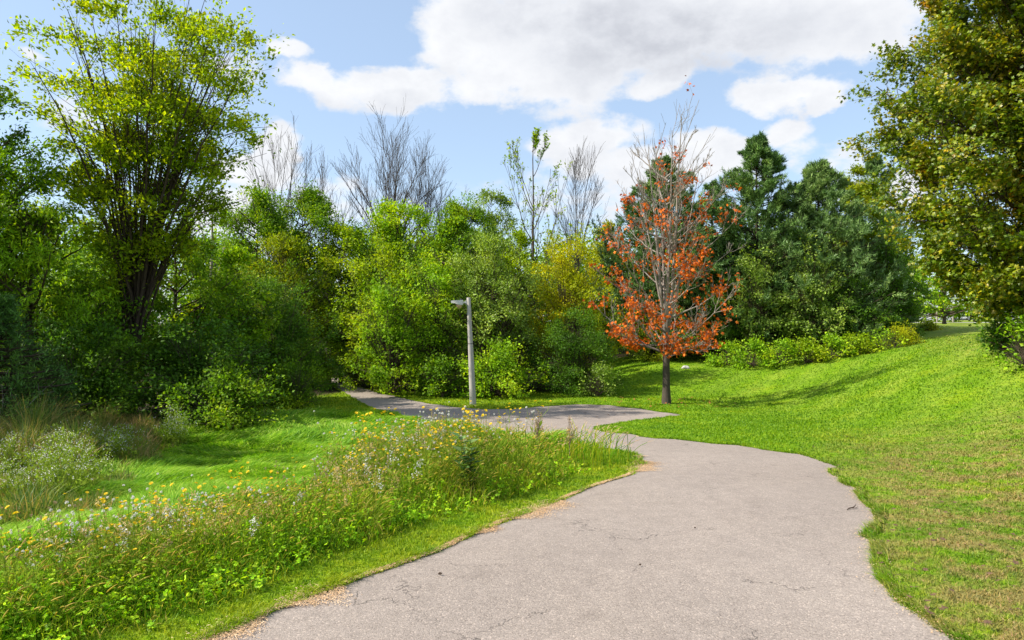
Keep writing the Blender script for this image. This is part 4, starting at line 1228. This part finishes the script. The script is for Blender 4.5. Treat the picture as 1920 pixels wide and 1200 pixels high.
# dry tangled weeds on the left by the hollow
def reeds():
    g = Geo(); r = np.random.default_rng(31)
    n = 150000
    x = r.uniform(-15, -4.5, n); y = r.uniform(7.6, 18.5, n)
    u = (x / y) * F + 960
    edge = 330 - np.clip((16 - y), 0, 9) * 19
    k = (u < edge + 25 * np.sin(y * 3 + x)) & (u > -120)
    x, y, u = x[k], y[k], u[k]
    tall = sstep((y - 11) / 2.2)
    hh = r.uniform(.3, 1.0, len(x)) * (.62 + .9 * tall) * (1 - .5 * sstep((u - 200) / 150))
    hh *= (.72 + .3 * np.sin(x * 2.2 + 1) * np.sin(y * 1.7) + .2 * np.sin(x * 6.1 + y * 3)) * (1 - .45 * sstep((u - 110) / 150))
    blades(g, x, y, hh, np.full(len(x), .016) * r.uniform(.6, 1.3, len(x)), r.uniform(.05, .7, len(x)), r, segs=3)
    tag(obj('dry_weeds', g.mesh('dry_weeds', M['reedy'])), 'tall brown and green tangled weeds before the dark shrubs', 'weeds', kind='stuff')
reeds()

# straw clippings along the path edges
def clippings():
    g = Geo(); r = np.random.default_rng(33)
    E = np.array([back_l[2], back_l[3]] + left_w[:11])
    seg = np.linalg.norm(np.diff(E, axis=0), axis=1); cum = np.concatenate([[0], np.cumsum(seg)])
    n = 52000
    s = r.uniform(0, cum[-1], n)
    bx = np.interp(s, cum, E[:, 0]); by = np.interp(s, cum, E[:, 1])
    tx = np.interp(s + .1, cum, E[:, 0]) - np.interp(s - .1, cum, E[:, 0]); ty = np.interp(s + .1, cum, E[:, 1]) - np.interp(s - .1, cum, E[:, 1])
    l = np.hypot(tx, ty) + 1e-9; nxn, nyn = ty / l, -tx / l      # towards the path
    wid = .03 + .17 * np.clip(np.sin(s * 1.7 + 1) + .6 * np.sin(s * 4.1) + .5 * np.sin(s * 9.3), 0, 1.25)
    off = r.normal(0, 1, n) * wid * .45 + wid * .45 - .03
    x = bx + nxn * off; y = by + nyn * off
    E2 = np.array(far_w[26:] + [back_r[0]])
    seg = np.linalg.norm(np.diff(E2, axis=0), axis=1); cum = np.concatenate([[0], np.cumsum(seg)])
    n2 = 2200
    s = r.uniform(0, cum[-1], n2) ; x2 = np.interp(s, cum, E2[:, 0]) + r.normal(0, .05, n2); y2 = np.interp(s, cum, E2[:, 1]) + r.normal(0, .05, n2)
    x = np.concatenate([x, x2]); y = np.concatenate([y, y2]); n = len(x)
    z = terrain(x, y) + .024 + r.uniform(0, .004, n)
    P = np.column_stack([x, y, z])
    a = r.uniform(0, 2 * np.pi, n)
    D = np.column_stack([np.cos(a), np.sin(a), r.normal(0, .05, n)])
    Nn = np.tile([0, 0, 1.], (n, 1)) + r.normal(0, .15, (n, 3))
    S = r.uniform(.008, .024, n)
    tv, tf = LEAF['lance']
    add_leaves(g, P, D, Nn, S, 'lance')
    tag(obj('grass_clippings', g.mesh('grass_clippings', M['straw'])), 'dry straw coloured clippings lying along the path edge', 'clippings', kind='stuff')
clippings()

# bare soil spots on the bank
# fallen leaves
def fallen():
    r = np.random.default_rng(41)
    protos = []
    for k in range(3):
        g = Geo()
        tv, tf = LEAF['maple' if k < 2 else 'oval']
        V = tv.copy(); V[:, 2] = .35 * (V[:, 0] - .4) ** 2 + .25 * V[:, 1] ** 2 * (1 if k else -1) + .05
        g.add(V - np.array([.4, 0, 0]), tf)
        g.add((V - np.array([.4, 0, .012])), [f[:, ::-1] for f in tf])
        protos.append(g.mesh('fallen_leaf', M['deadleaf']))
    pxs = []
    while len(pxs) < 140:
        px, py = r.uniform(1430, 1915), r.uniform(700, 1190)
        if py < 760 + (px - 1430) * -.02 and r.uniform() < .5: continue
        x, y = ground_hit(px, py)
        if in_poly(np.array([x]), np.array([y]))[0]: continue
        pxs.append((x, y))
    for x, y in pxs:
        o = obj('fallen_leaf', protos[r.integers(3)], None, (x, y, tz(x, y) + .045 + .01 * r.uniform()))
        s = r.uniform(.028, .06); o.scale = (s, s, s)
        o.rotation_euler = (r.uniform(-.4, .4), r.uniform(-.4, .4), r.uniform(0, 6.28))
        tag(o, 'small dry brown leaf lying on the mown grass of the bank', 'leaf', 'fallen leaves on the bank')
    tx, ty = ground_hit(1250, 757)
    rl = plain_mat('fallen_rust_leaf', (.26, .085, .02), .8, var=.4, scale=3)
    rm = protos[0].copy(); rm.materials.clear(); rm.materials.append(rl)
    for k in range(70):
        a = r.uniform(0, 6.283); dd = 2.9 * r.uniform(.05, 1) ** .7
        x, y = tx + math.cos(a) * dd, ty + math.sin(a) * dd
        if in_poly(np.array([x]), np.array([y]))[0]: continue
        o = obj('fallen_leaf', rm, None, (x, y, tz(x, y) + .07)); q = r.uniform(.07, .11); o.scale = (q, q, q)
        o.rotation_euler = (r.uniform(-.4, .4), r.uniform(-.4, .4), r.uniform(0, 6.28))
        tag(o, 'rusty leaf fallen on the grass under the rust leaved tree', 'leaf', 'fallen leaves under the rust leaved tree')
    for px, py in ((1060, 768), (1085, 772), (1105, 764), (1130, 766), (1150, 771), (1010, 770), (1170, 779), (1120, 785), (1098, 777), (1140, 781)):
        x, y = ground_hit(px, py)
        o = obj('fallen_leaf', protos[0], None, (x, y, tz(x, y) + .05)); o.scale = (.11, .11, .11); o.rotation_euler = (0, 0, r.uniform(0, 6))
        tag(o, 'small rusty leaf lying on the paving near the rust leaved tree', 'leaf', 'fallen leaves on the paving')
fallen()

# ------------------------------------------------------------------ wildflowers
def flower_mesh(kind, r):
    g = Geo()
    if kind == 'yellow':
        n = 12
        for ring, (L, el) in enumerate(((1, .25), (.75, .65))):
            a = np.arange(n) * 2 * np.pi / n + ring * .26 + r.uniform(-.1, .1, n)
            D = np.column_stack([np.cos(a) * math.cos(el), np.sin(a) * math.cos(el), np.full(n, math.sin(el))])
            add_leaves(g, np.zeros((n, 3)) + D * .12, D, np.tile([0, 0, 1.], (n, 1)), np.full(n, .95 * L), 'oval')
        a = np.arange(8) * np.pi / 4
        lathe(g, [(.22, .05), (.24, .14), (.12, .24), (0, .26)], 8)
        return g.mesh('flower', M['petal_y'])
    if kind == 'white':
        n = 46
        D = unit(r.normal(0, 1, (n, 3)) + np.array([0, 0, .5]))
        add_leaves(g, D * .25, D, r.normal(0, 1, (n, 3)), r.uniform(.5, .8, n), 'oval')
        return g.mesh('flower', M['petal_w'])
    n = 26
    D = unit(r.normal(0, 1, (n, 3)) + np.array([0, 0, .6]))
    add_leaves(g, D * .2, D, r.normal(0, 1, (n, 3)), r.uniform(.5, .9, n), 'lance')
    return g.mesh('flower', M['petal_t'])

def flower_plant(kind, name, seed, nf, H):
    r = np.random.default_rng(seed)
    root = empty(name, (0, 0, -50))
    g = Geo()
    n = 6
    u = np.linspace(0, 1, n)
    lean = r.uniform(-.12, .12, 2)
    P = np.zeros((1, n, 3)); P[0, :, 0] = lean[0] * u ** 1.5; P[0, :, 1] = lean[1] * u ** 1.5; P[0, :, 2] = H * u
    add_tubes(g, P, (.0025 * (1 - .6 * u))[None], 4)
    heads = [P[0, -1]]
    for i in range(nf - 1):
        t = r.uniform(.55, .9); b = np.array([np.interp(t, u, P[0, :, c]) for c in range(3)])
        a = r.uniform(0, 6.28); e = b + np.array([math.cos(a) * .09, math.sin(a) * .09, r.uniform(.08, .2)]) * H / .7 * r.uniform(.6, 1.1)
        mid = (b + e) / 2 + np.array([math.cos(a) * .02, math.sin(a) * .02, -.01])
        add_tubes(g, np.array([[b, mid, e]]), np.array([[.002, .0018, .0015]]), 3)
        heads.append(e)
    m = 9
    t = r.uniform(.05, .75, m)
    p = np.stack([np.interp(t, u, P[0, :, c]) for c in range(3)], -1)
    D = r.normal(0, 1, (m, 3)); D[:, 2] = np.abs(D[:, 2]) * .6 + .3
    add_leaves(g, p, D, np.tile([0, 0, 1.], (m, 1)) + r.normal(0, .2, (m, 3)), r.uniform(.05, .11, m), 'lance')
    obj('stem', g.mesh('stem', M['stem']), root)
    fm = FM[kind]
    for h in heads:
        f = obj('flower', fm, root, tuple(h)); s = {'yellow': .0175, 'white': .0135, 'seed': .015}[kind] * r.uniform(.75, 1.25)
        f.scale = (s, s, s); f.rotation_euler = (r.uniform(-.5, .5), r.uniform(-.5, .5), r.uniform(0, 6))
    return root
rf = np.random.default_rng(55)
FM = {k: flower_mesh(k, rf) for k in ('yellow', 'white', 'seed')}
PRO = {k: [flower_plant(k, nm, 200 + i * 3 + j * 40, nf, .75) for i, nf in enumerate((1, 2, 3, 4, 5))] for j, (k, nm) in
       enumerate((('yellow', 'yellow_wildflower'), ('white', 'white_wildflower'), ('seed', 'seed_head_weed')))}
used = set()
ZONES = [('at the near left corner of the strip', lambda u: u < 260), ('in the left half of the strip', lambda u: u < 600), ('in the middle of the strip', lambda u: u < 860), ('at the far end of the strip nearest the lamp post', lambda u: True)]
def plant_flower(kind, x, y, hscale):
    i = int(rf.integers(5))
    p = PRO[kind][i]
    if (kind, i) in used: o = copy_tree(p)
    else: o = p; used.add((kind, i))
    o.location = (x, y, tz(x, y)); o.rotation_euler = (0, 0, rf.uniform(0, 6.28)); o.scale = (1, 1, hscale) if False else (hscale,) * 3
    u = x / y * F + 960
    zn = [n for n, f in ZONES if f(u)][0]
    lab = {'yellow': 'bright yellow daisy like wildflower ', 'white': 'white fluffy headed wildflower ', 'seed': 'faded tan seed headed weed '}[kind] + zn
    tag(o, lab, 'flower' if kind != 'seed' else 'weed', {'yellow': 'yellow wildflowers ', 'white': 'white wildflowers ', 'seed': 'seed headed weeds '}[kind] + zn)
def scatter_flowers(kind, n, bias):
    c = 0
    while c < n:
        # along the strip, thicker towards its back
        t = rf.uniform(-1.6, 5.4); dd = .6 + (.95 + .08 * t + .85 * float(sstep((t - 2.5) / .9))) * rf.beta(2.4, 1.3)
        p = LA + LD * t + LN * dd
        if p[1] < 3.2: continue
        u = p[0] / p[1] * F + 960
        if u < -40: continue
        if math.sin(t * 2.1 + bias) + math.sin(dd * 3 + t * .9) < -0.4 and rf.uniform() < .8: continue
        m = float(meadow_mask(np.array([p[0]]), np.array([p[1]]))[0])
        if m < .25: continue
        plant_flower(kind, p[0], p[1], rf.uniform(.6, .92) * float(tall_t(p[0], p[1])))
        c += 1
scatter_flowers('yellow', 190, 0)
scatter_flowers('white', 120, 1.3)
scatter_flowers('seed', 190, 2.6)

# tall yellow flowers standing out against the path by the lamp
for px, py, Y in ((858, 762, 9.4), (880, 770, 9.6), (865, 790, 9.0), (955, 756, 9.9), (968, 766, 10.0), (885, 800, 8.9), (1000, 788, 9.8), (842, 812, 8.8), (925, 786, 9.4)):
    x = (px - 960) / F * Y
    h = EYE - (py - 600) / F * Y - tz(x, Y)
    o = copy_tree(PRO['yellow'][int(rf.integers(2, 5))])
    o.location = (x, Y, tz(x, Y)); o.rotation_euler = (0, 0, rf.uniform(0, 6)); o.scale = (1.1, 1.1, h / .75)
    tag(o, 'tall yellow wildflower reaching above the strip in front of the path', 'flower', 'tallest yellow wildflowers before the lamp post')

# white asters in the shade on the left
def aster(seed):
    r = np.random.default_rng(seed)
    root = empty('white_aster', (0, 0, -50))
    P, Rr = primaries(.7, .4, PROF['dome'], 26, .3, r, mode='multi', r0=.006, low=(.0, .1))
    S, SR = kids(P, Rr, 5, (.4, 1), (.2, .35), (20, 60), .2, 3, r)
    g = Geo(); add_tubes(g, P, Rr, 3); add_tubes(g, S, SR, 3)
    scatter_leaves(g, S, 5, .03, .06, 'lance', r, centre=(0, 0, .2), tmin=0)
    obj('stems', g.mesh('stems', M['stem']), root)
    tips = S[:, -1]; tips = tips[tips[:, 2] > .4]
    n = len(tips) * 4
    p = np.repeat(tips, 4, 0) + r.normal(0, .028, (n, 3))
    g = Geo(); add_leaves(g, p, r.normal(0, 1, (n, 3)), np.tile([0, 0, 1.], (n, 1)) + r.normal(0, .3, (n, 3)), r.uniform(.012, .024, n), 'wide')
    obj('blossoms', g.mesh('blossoms', M['petal_w']), root)
    return root
A = [aster(300 + i) for i in range(4)]
spots = [(70, 0, 9.6), (150, 0, 9.9), (15, 0, 9.0), (110, 0, 9.2), (205, 850, 13), (165, 870, 12.6), (240, 838, 14), (60, 862, 12.5), (100, 850, 13.2), (20, 880, 12), (130, 895, 11.8), (30, 905, 11.4), (85, 880, 12.2), (320, 790, 16), (335, 800, 15.6), (10, 845, 13.5), (180, 830, 14.2), (110, 915, 11), (215, 868, 12.8)]
for i, (px, py, Y) in enumerate(spots):
    o = A[i] if i < 4 else copy_tree(A[i % 4])
    x = (px - 960) / F * Y
    o.location = (x, Y, tz(x, Y)); o.rotation_euler = (0, 0, rf.uniform(0, 6)); s = rf.uniform(.9, 1.25); o.scale = (s, s, s)
    tag(o, 'clump of small white asters in the shade before the dark shrubs', 'flower', 'white aster clumps in the shade')

# the dark milkweed-like plant in the strip
def milkweed():
    r = np.random.default_rng(71)
    x, y = ground_hit(878, 935)
    root = empty('milkweed', (x, y, tz(x, y)))
    g = Geo(); gs = Geo()
    for i in range(5):
        a = r.uniform(0, 6.28); H = r.uniform(.45, .72)
        u = np.linspace(0, 1, 6); P = np.zeros((1, 6, 3)); P[0, :, 0] = math.cos(a) * .12 * u; P[0, :, 1] = math.sin(a) * .12 * u; P[0, :, 2] = H * u
        add_tubes(gs, P, (.006 * (1 - .5 * u))[None], 5)
        m = 16; t = np.linspace(.12, 1, m); p = np.stack([np.interp(t, u, P[0, :, c]) for c in range(3)], -1)
        an = np.arange(m) * 1.6 + a
        D = np.stack([np.cos(an), np.sin(an), np.full(m, .45)], -1)
        add_leaves(g, p, D, np.tile([0, 0, 1.], (m, 1)), r.uniform(.10, .17, m), 'wide')
    obj('stems', gs.mesh('stems', M['stem']), root); obj('leaves', g.mesh('leaves', M['weeddark']), root)
    tag(root, 'dark broad leaved weed standing in the middle of the strip', 'plant')
milkweed()

# two dry brown docks by the end of the strip
for i, (px, top, Y, l) in enumerate(((1008, 765, 9.9, 'dry brown seed stalk standing tallest near the end of the strip'), (1068, 778, 10.1, 'thin pale dry seed stalk right of the brown one'))):
    r = np.random.default_rng(80 + i)
    x = (px - 960) / F * Y; z = tz(x, Y); H = EYE - (top - 600) / F * Y - z
    root = empty('dry_dock', (x, Y, z))
    P, Rr = primaries(H, .10, PROF['tall'], 12, .5, r, mode='multi', r0=.006, low=(.35, .6))
    S, SR = kids(P, Rr, 5, (.2, 1), (.2, .4), (15, 45), .2, 3, r)
    g = Geo(); u = np.linspace(0, 1, 4); T = np.zeros((1, 4, 3)); T[0, :, 2] = u * H * .6
    add_tubes(g, T, np.full((1, 4), .005), 4); add_tubes(g, P, Rr, 3); add_tubes(g, S, np.maximum(SR, .0015), 3)
    obj('stalk', g.mesh('stalk', M['petal_t']), root)
    g = Geo(); scatter_leaves(g, S, 6 - 2 * i, .012, .018, 'wide', r)
    obj('seed_head', g.mesh('seed_head', M['petal_t']), root)
    tag(root, l, 'weed')
print('flowers', len(bpy.data.objects), time.time() - T0)
#@@SKY
# ------------------------------------------------------------------ light, sky, camera
sun_dir = Vector((-1, -.16, 0)).normalized()
EL = R(44)
sd = Vector((sun_dir.x * math.cos(EL), sun_dir.y * math.cos(EL), math.sin(EL)))
L = bpy.data.lights.new('sun', 'SUN'); L.energy = 5.0; L.angle = R(.5); L.color = (1, .93, .80)
lo = bpy.data.objects.new('sun', L); link(lo); lo.location = (-30, 10, 40)
lo.rotation_euler = (-sd).to_track_quat('-Z', 'Y').to_euler()

w = bpy.data.worlds.new('World'); sc.world = w; w.use_nodes = True
nt = w.node_tree; nt.nodes.clear()
out = nt.nodes.new('ShaderNodeOutputWorld'); bg = nt.nodes.new('ShaderNodeBackground')
bg.inputs['Strength'].default_value = .12
sky = nt.nodes.new('ShaderNodeTexSky'); sky.sky_type = 'NISHITA'; sky.sun_disc = False
sky.sun_elevation = EL; sky.sun_rotation = math.atan2(sd.x, sd.y)
sky.air_density = 1.0; sky.dust_density = .6; sky.ozone_density = 1.6
tc = nt.nodes.new('ShaderNodeTexCoord')
dirv = tc.outputs['Generated']
sp = nt.nodes.new('ShaderNodeSeparateXYZ'); nt.links.new(dirv, sp.inputs[0])
az = mth(nt, 'ARCTAN2', sp.outputs[0], sp.outputs[1])
hyp = mth(nt, 'SQRT', mth(nt, 'ADD', mth(nt, 'MULTIPLY', sp.outputs[0], sp.outputs[0]), mth(nt, 'MULTIPLY', sp.outputs[1], sp.outputs[1])))
el = mth(nt, 'ARCTAN2', sp.outputs[2], hyp)
# ragged edges: bend the lookup direction with noise
mp = nt.nodes.new('ShaderNodeMapping'); mp.inputs['Scale'].default_value = (1, 1, 1.6); nt.links.new(dirv, mp.inputs[0])
na = noise(nt, 5.5, 7, .58, mp.outputs[0]); nb = noise(nt, 6.5, 7, .58, mp.outputs[0], out=1)
nfine = noise(nt, 16, 8, .62, mp.outputs[0])
cv = nt.nodes.new('ShaderNodeCombineXYZ')
sb = nt.nodes.new('ShaderNodeSeparateXYZ'); nt.links.new(nb, sb.inputs[0])
nt.links.new(mth(nt, 'ADD', az, mth(nt, 'MULTIPLY_ADD', sb.outputs[0], .12, -.06)), cv.inputs[0])
nt.links.new(mth(nt, 'ADD', el, mth(nt, 'MULTIPLY_ADD', sb.outputs[1], .09, -.045)), cv.inputs[1])

def blobfield(blobs):
    acc = None
    for px, py, rx, ry, k in blobs:
        u = (px - 960) / F; v = (600 - py) / F
        a = math.atan(u); e = math.atan2(v, math.hypot(1, u))
        ra = rx / F * math.cos(a) ** 2; re = ry / F * math.cos(a) * .95
        s1 = nt.nodes.new('ShaderNodeVectorMath'); s1.operation = 'SUBTRACT'; nt.links.new(cv.outputs[0], s1.inputs[0]); s1.inputs[1].default_value = (a, e, 0)
        s2 = nt.nodes.new('ShaderNodeVectorMath'); s2.operation = 'MULTIPLY'; nt.links.new(s1.outputs[0], s2.inputs[0]); s2.inputs[1].default_value = (1 / ra, 1 / re, 0)
        s3 = nt.nodes.new('ShaderNodeVectorMath'); s3.operation = 'DOT_PRODUCT'; nt.links.new(s2.outputs[0], s3.inputs[0]); nt.links.new(s2.outputs[0], s3.inputs[1])
        f = mth(nt, 'SUBTRACT', k, mth(nt, 'MULTIPLY', s3.outputs['Value'], k))
        acc = f if acc is None else mth(nt, 'SMOOTH_MAX', acc, f, .35)
    return acc
clouds = [(1130, 50, 330, 115, 1), (1010, 130, 230, 75, 1), (720, 172, 160, 46, 1), (590, 150, 75, 32, .8), (860, 60, 90, 90, 1), (1380, 50, 260, 90, 1),
          (1580, 50, 190, 80, 1), (1230, 150, 80, 30, .8), (900, 170, 100, 40, 1), (1470, 175, 105, 40, 1), (1530, 195, 45, 28, .9),
          (1470, 250, 48, 38, .8), (1490, 300, 40, 45, .6), (1120, 258, 130, 50, .9), (1060, 200, 80, 24, .35), (1300, 285, 90, 45, .9), (1200, 320, 220, 60, .9),
          (510, 275, 60, 50, .9), (470, 330, 110, 50, .8), (530, 97, 40, 20, .7), (430, 400, 130, 60, .8), (620, 370, 70, 40, .4), (720, 400, 120, 30, .3),
          (150, 210, 130, 60, .7), (60, 80, 40, 14, .6), (350, 130, 130, 50, .5), (1120, 370, 300, 50, .5), (1560, 330, 90, 60, .6), (1700, 350, 60, 60, .7)]
fld = blobfield(clouds)
front = mth(nt, 'GREATER_THAN', sp.outputs[1], .2)
# other clouds all round, beyond the part the photograph shows
gen = mth(nt, 'MULTIPLY_ADD', noise(nt, 2.2, 6, .55, mp.outputs[0]), 6.0, -3.2)
absaz = mth(nt, 'ABSOLUTE', az)
side_w = mth(nt, 'MULTIPLY_ADD', absaz, 4.0, -2.9, clamp=True)
high_w = mth(nt, 'MULTIPLY_ADD', el, 5.0, -2.6, clamp=True)
ow = mth(nt, 'MAXIMUM', side_w, high_w)
mixf = nt.nodes.new('ShaderNodeMix'); mixf.data_type = 'FLOAT'
nt.links.new(ow, mixf.inputs[0]); nt.links.new(fld, mixf.inputs[2]); nt.links.new(gen, mixf.inputs[3])
ff = mth(nt, 'ADD', mixf.outputs[0], mth(nt, 'MULTIPLY_ADD', na, 2.1, -1.08))
ff = mth(nt, 'ADD', ff, mth(nt, 'MULTIPLY_ADD', nfine, 1.8, -.92))
mr = nt.nodes.new('ShaderNodeMapRange'); mr.interpolation_type = 'SMOOTHSTEP'
mr.inputs['From Min'].default_value = -.12; mr.inputs['From Max'].default_value = .55
nt.links.new(ff, mr.inputs['Value'])
cov = mr.outputs[0]
# thick middles are greyer underneath
shade = blobfield([(1215, 75, 260, 80, 1), (1340, 110, 150, 55, 1), (1080, 25, 220, 60, .8), (1600, 60, 110, 50, .4), (1490, 210, 50, 16, .3), (1150, 300, 120, 25, .25), (690, 195, 120, 22, .5), (1450, 60, 120, 60, .5), (1100, 150, 90, 30, .3)])
sh = mth(nt, 'MULTIPLY', mth(nt, 'MULTIPLY_ADD', shade, .75, .35, clamp=True), mth(nt, 'MULTIPLY_ADD', mth(nt, 'MULTIPLY_ADD', na, .55, mth(nt, 'MULTIPLY', nfine, .45)), 3.4, -1.05, clamp=True))
soft = mth(nt, 'MULTIPLY', mth(nt, 'MULTIPLY_ADD', nfine, 1.8, -.6, clamp=True), .6)
sh = mth(nt, 'MAXIMUM', sh, soft)
ccol = ramp(nt, [(0, (5.2, 5.25, 5.35)), (.5, (4.2, 4.3, 4.55)), (1, (3.2, 3.3, 3.6))])
nt.links.new(sh, ccol.inputs[0])
skyc = mixc(nt, 1.0, sky.outputs[0], (1.0, 1.03, 1.07), 'MULTIPLY')
skyc = mixc(nt, .42, skyc, (3.6, 4.4, 5.3))
cc = mixc(nt, mth(nt, 'MULTIPLY', cov, .97), skyc, ccol.outputs[0])
nt.links.new(cc, bg.inputs['Color']); nt.links.new(bg.outputs[0], out.inputs[0])
w.cycles.sampling_method = 'MANUAL'; w.cycles.sample_map_resolution = 512

cam = bpy.data.cameras.new('camera'); cam.lens = 24; cam.sensor_width = 36; cam.clip_end = 2000; cam.clip_start = .05
co = bpy.data.objects.new('camera', cam); link(co); co.location = (0, 0, EYE); co.rotation_euler = (R(90), 0, 0)
sc.camera = co
sc.view_settings.view_transform = 'Standard'; sc.view_settings.look = 'None'; sc.view_settings.exposure = .72; sc.view_settings.gamma = 1
sc.cycles.max_bounces = 6; sc.cycles.diffuse_bounces = 3; sc.cycles.glossy_bounces = 2; sc.cycles.transmission_bounces = 4; sc.cycles.transparent_max_bounces = 4
sc.cycles.use_denoising = True
sc.cycles.caustics_reflective = False; sc.cycles.caustics_refractive = False
sc.render.film_transparent = False
print('total', time.time() - T0)
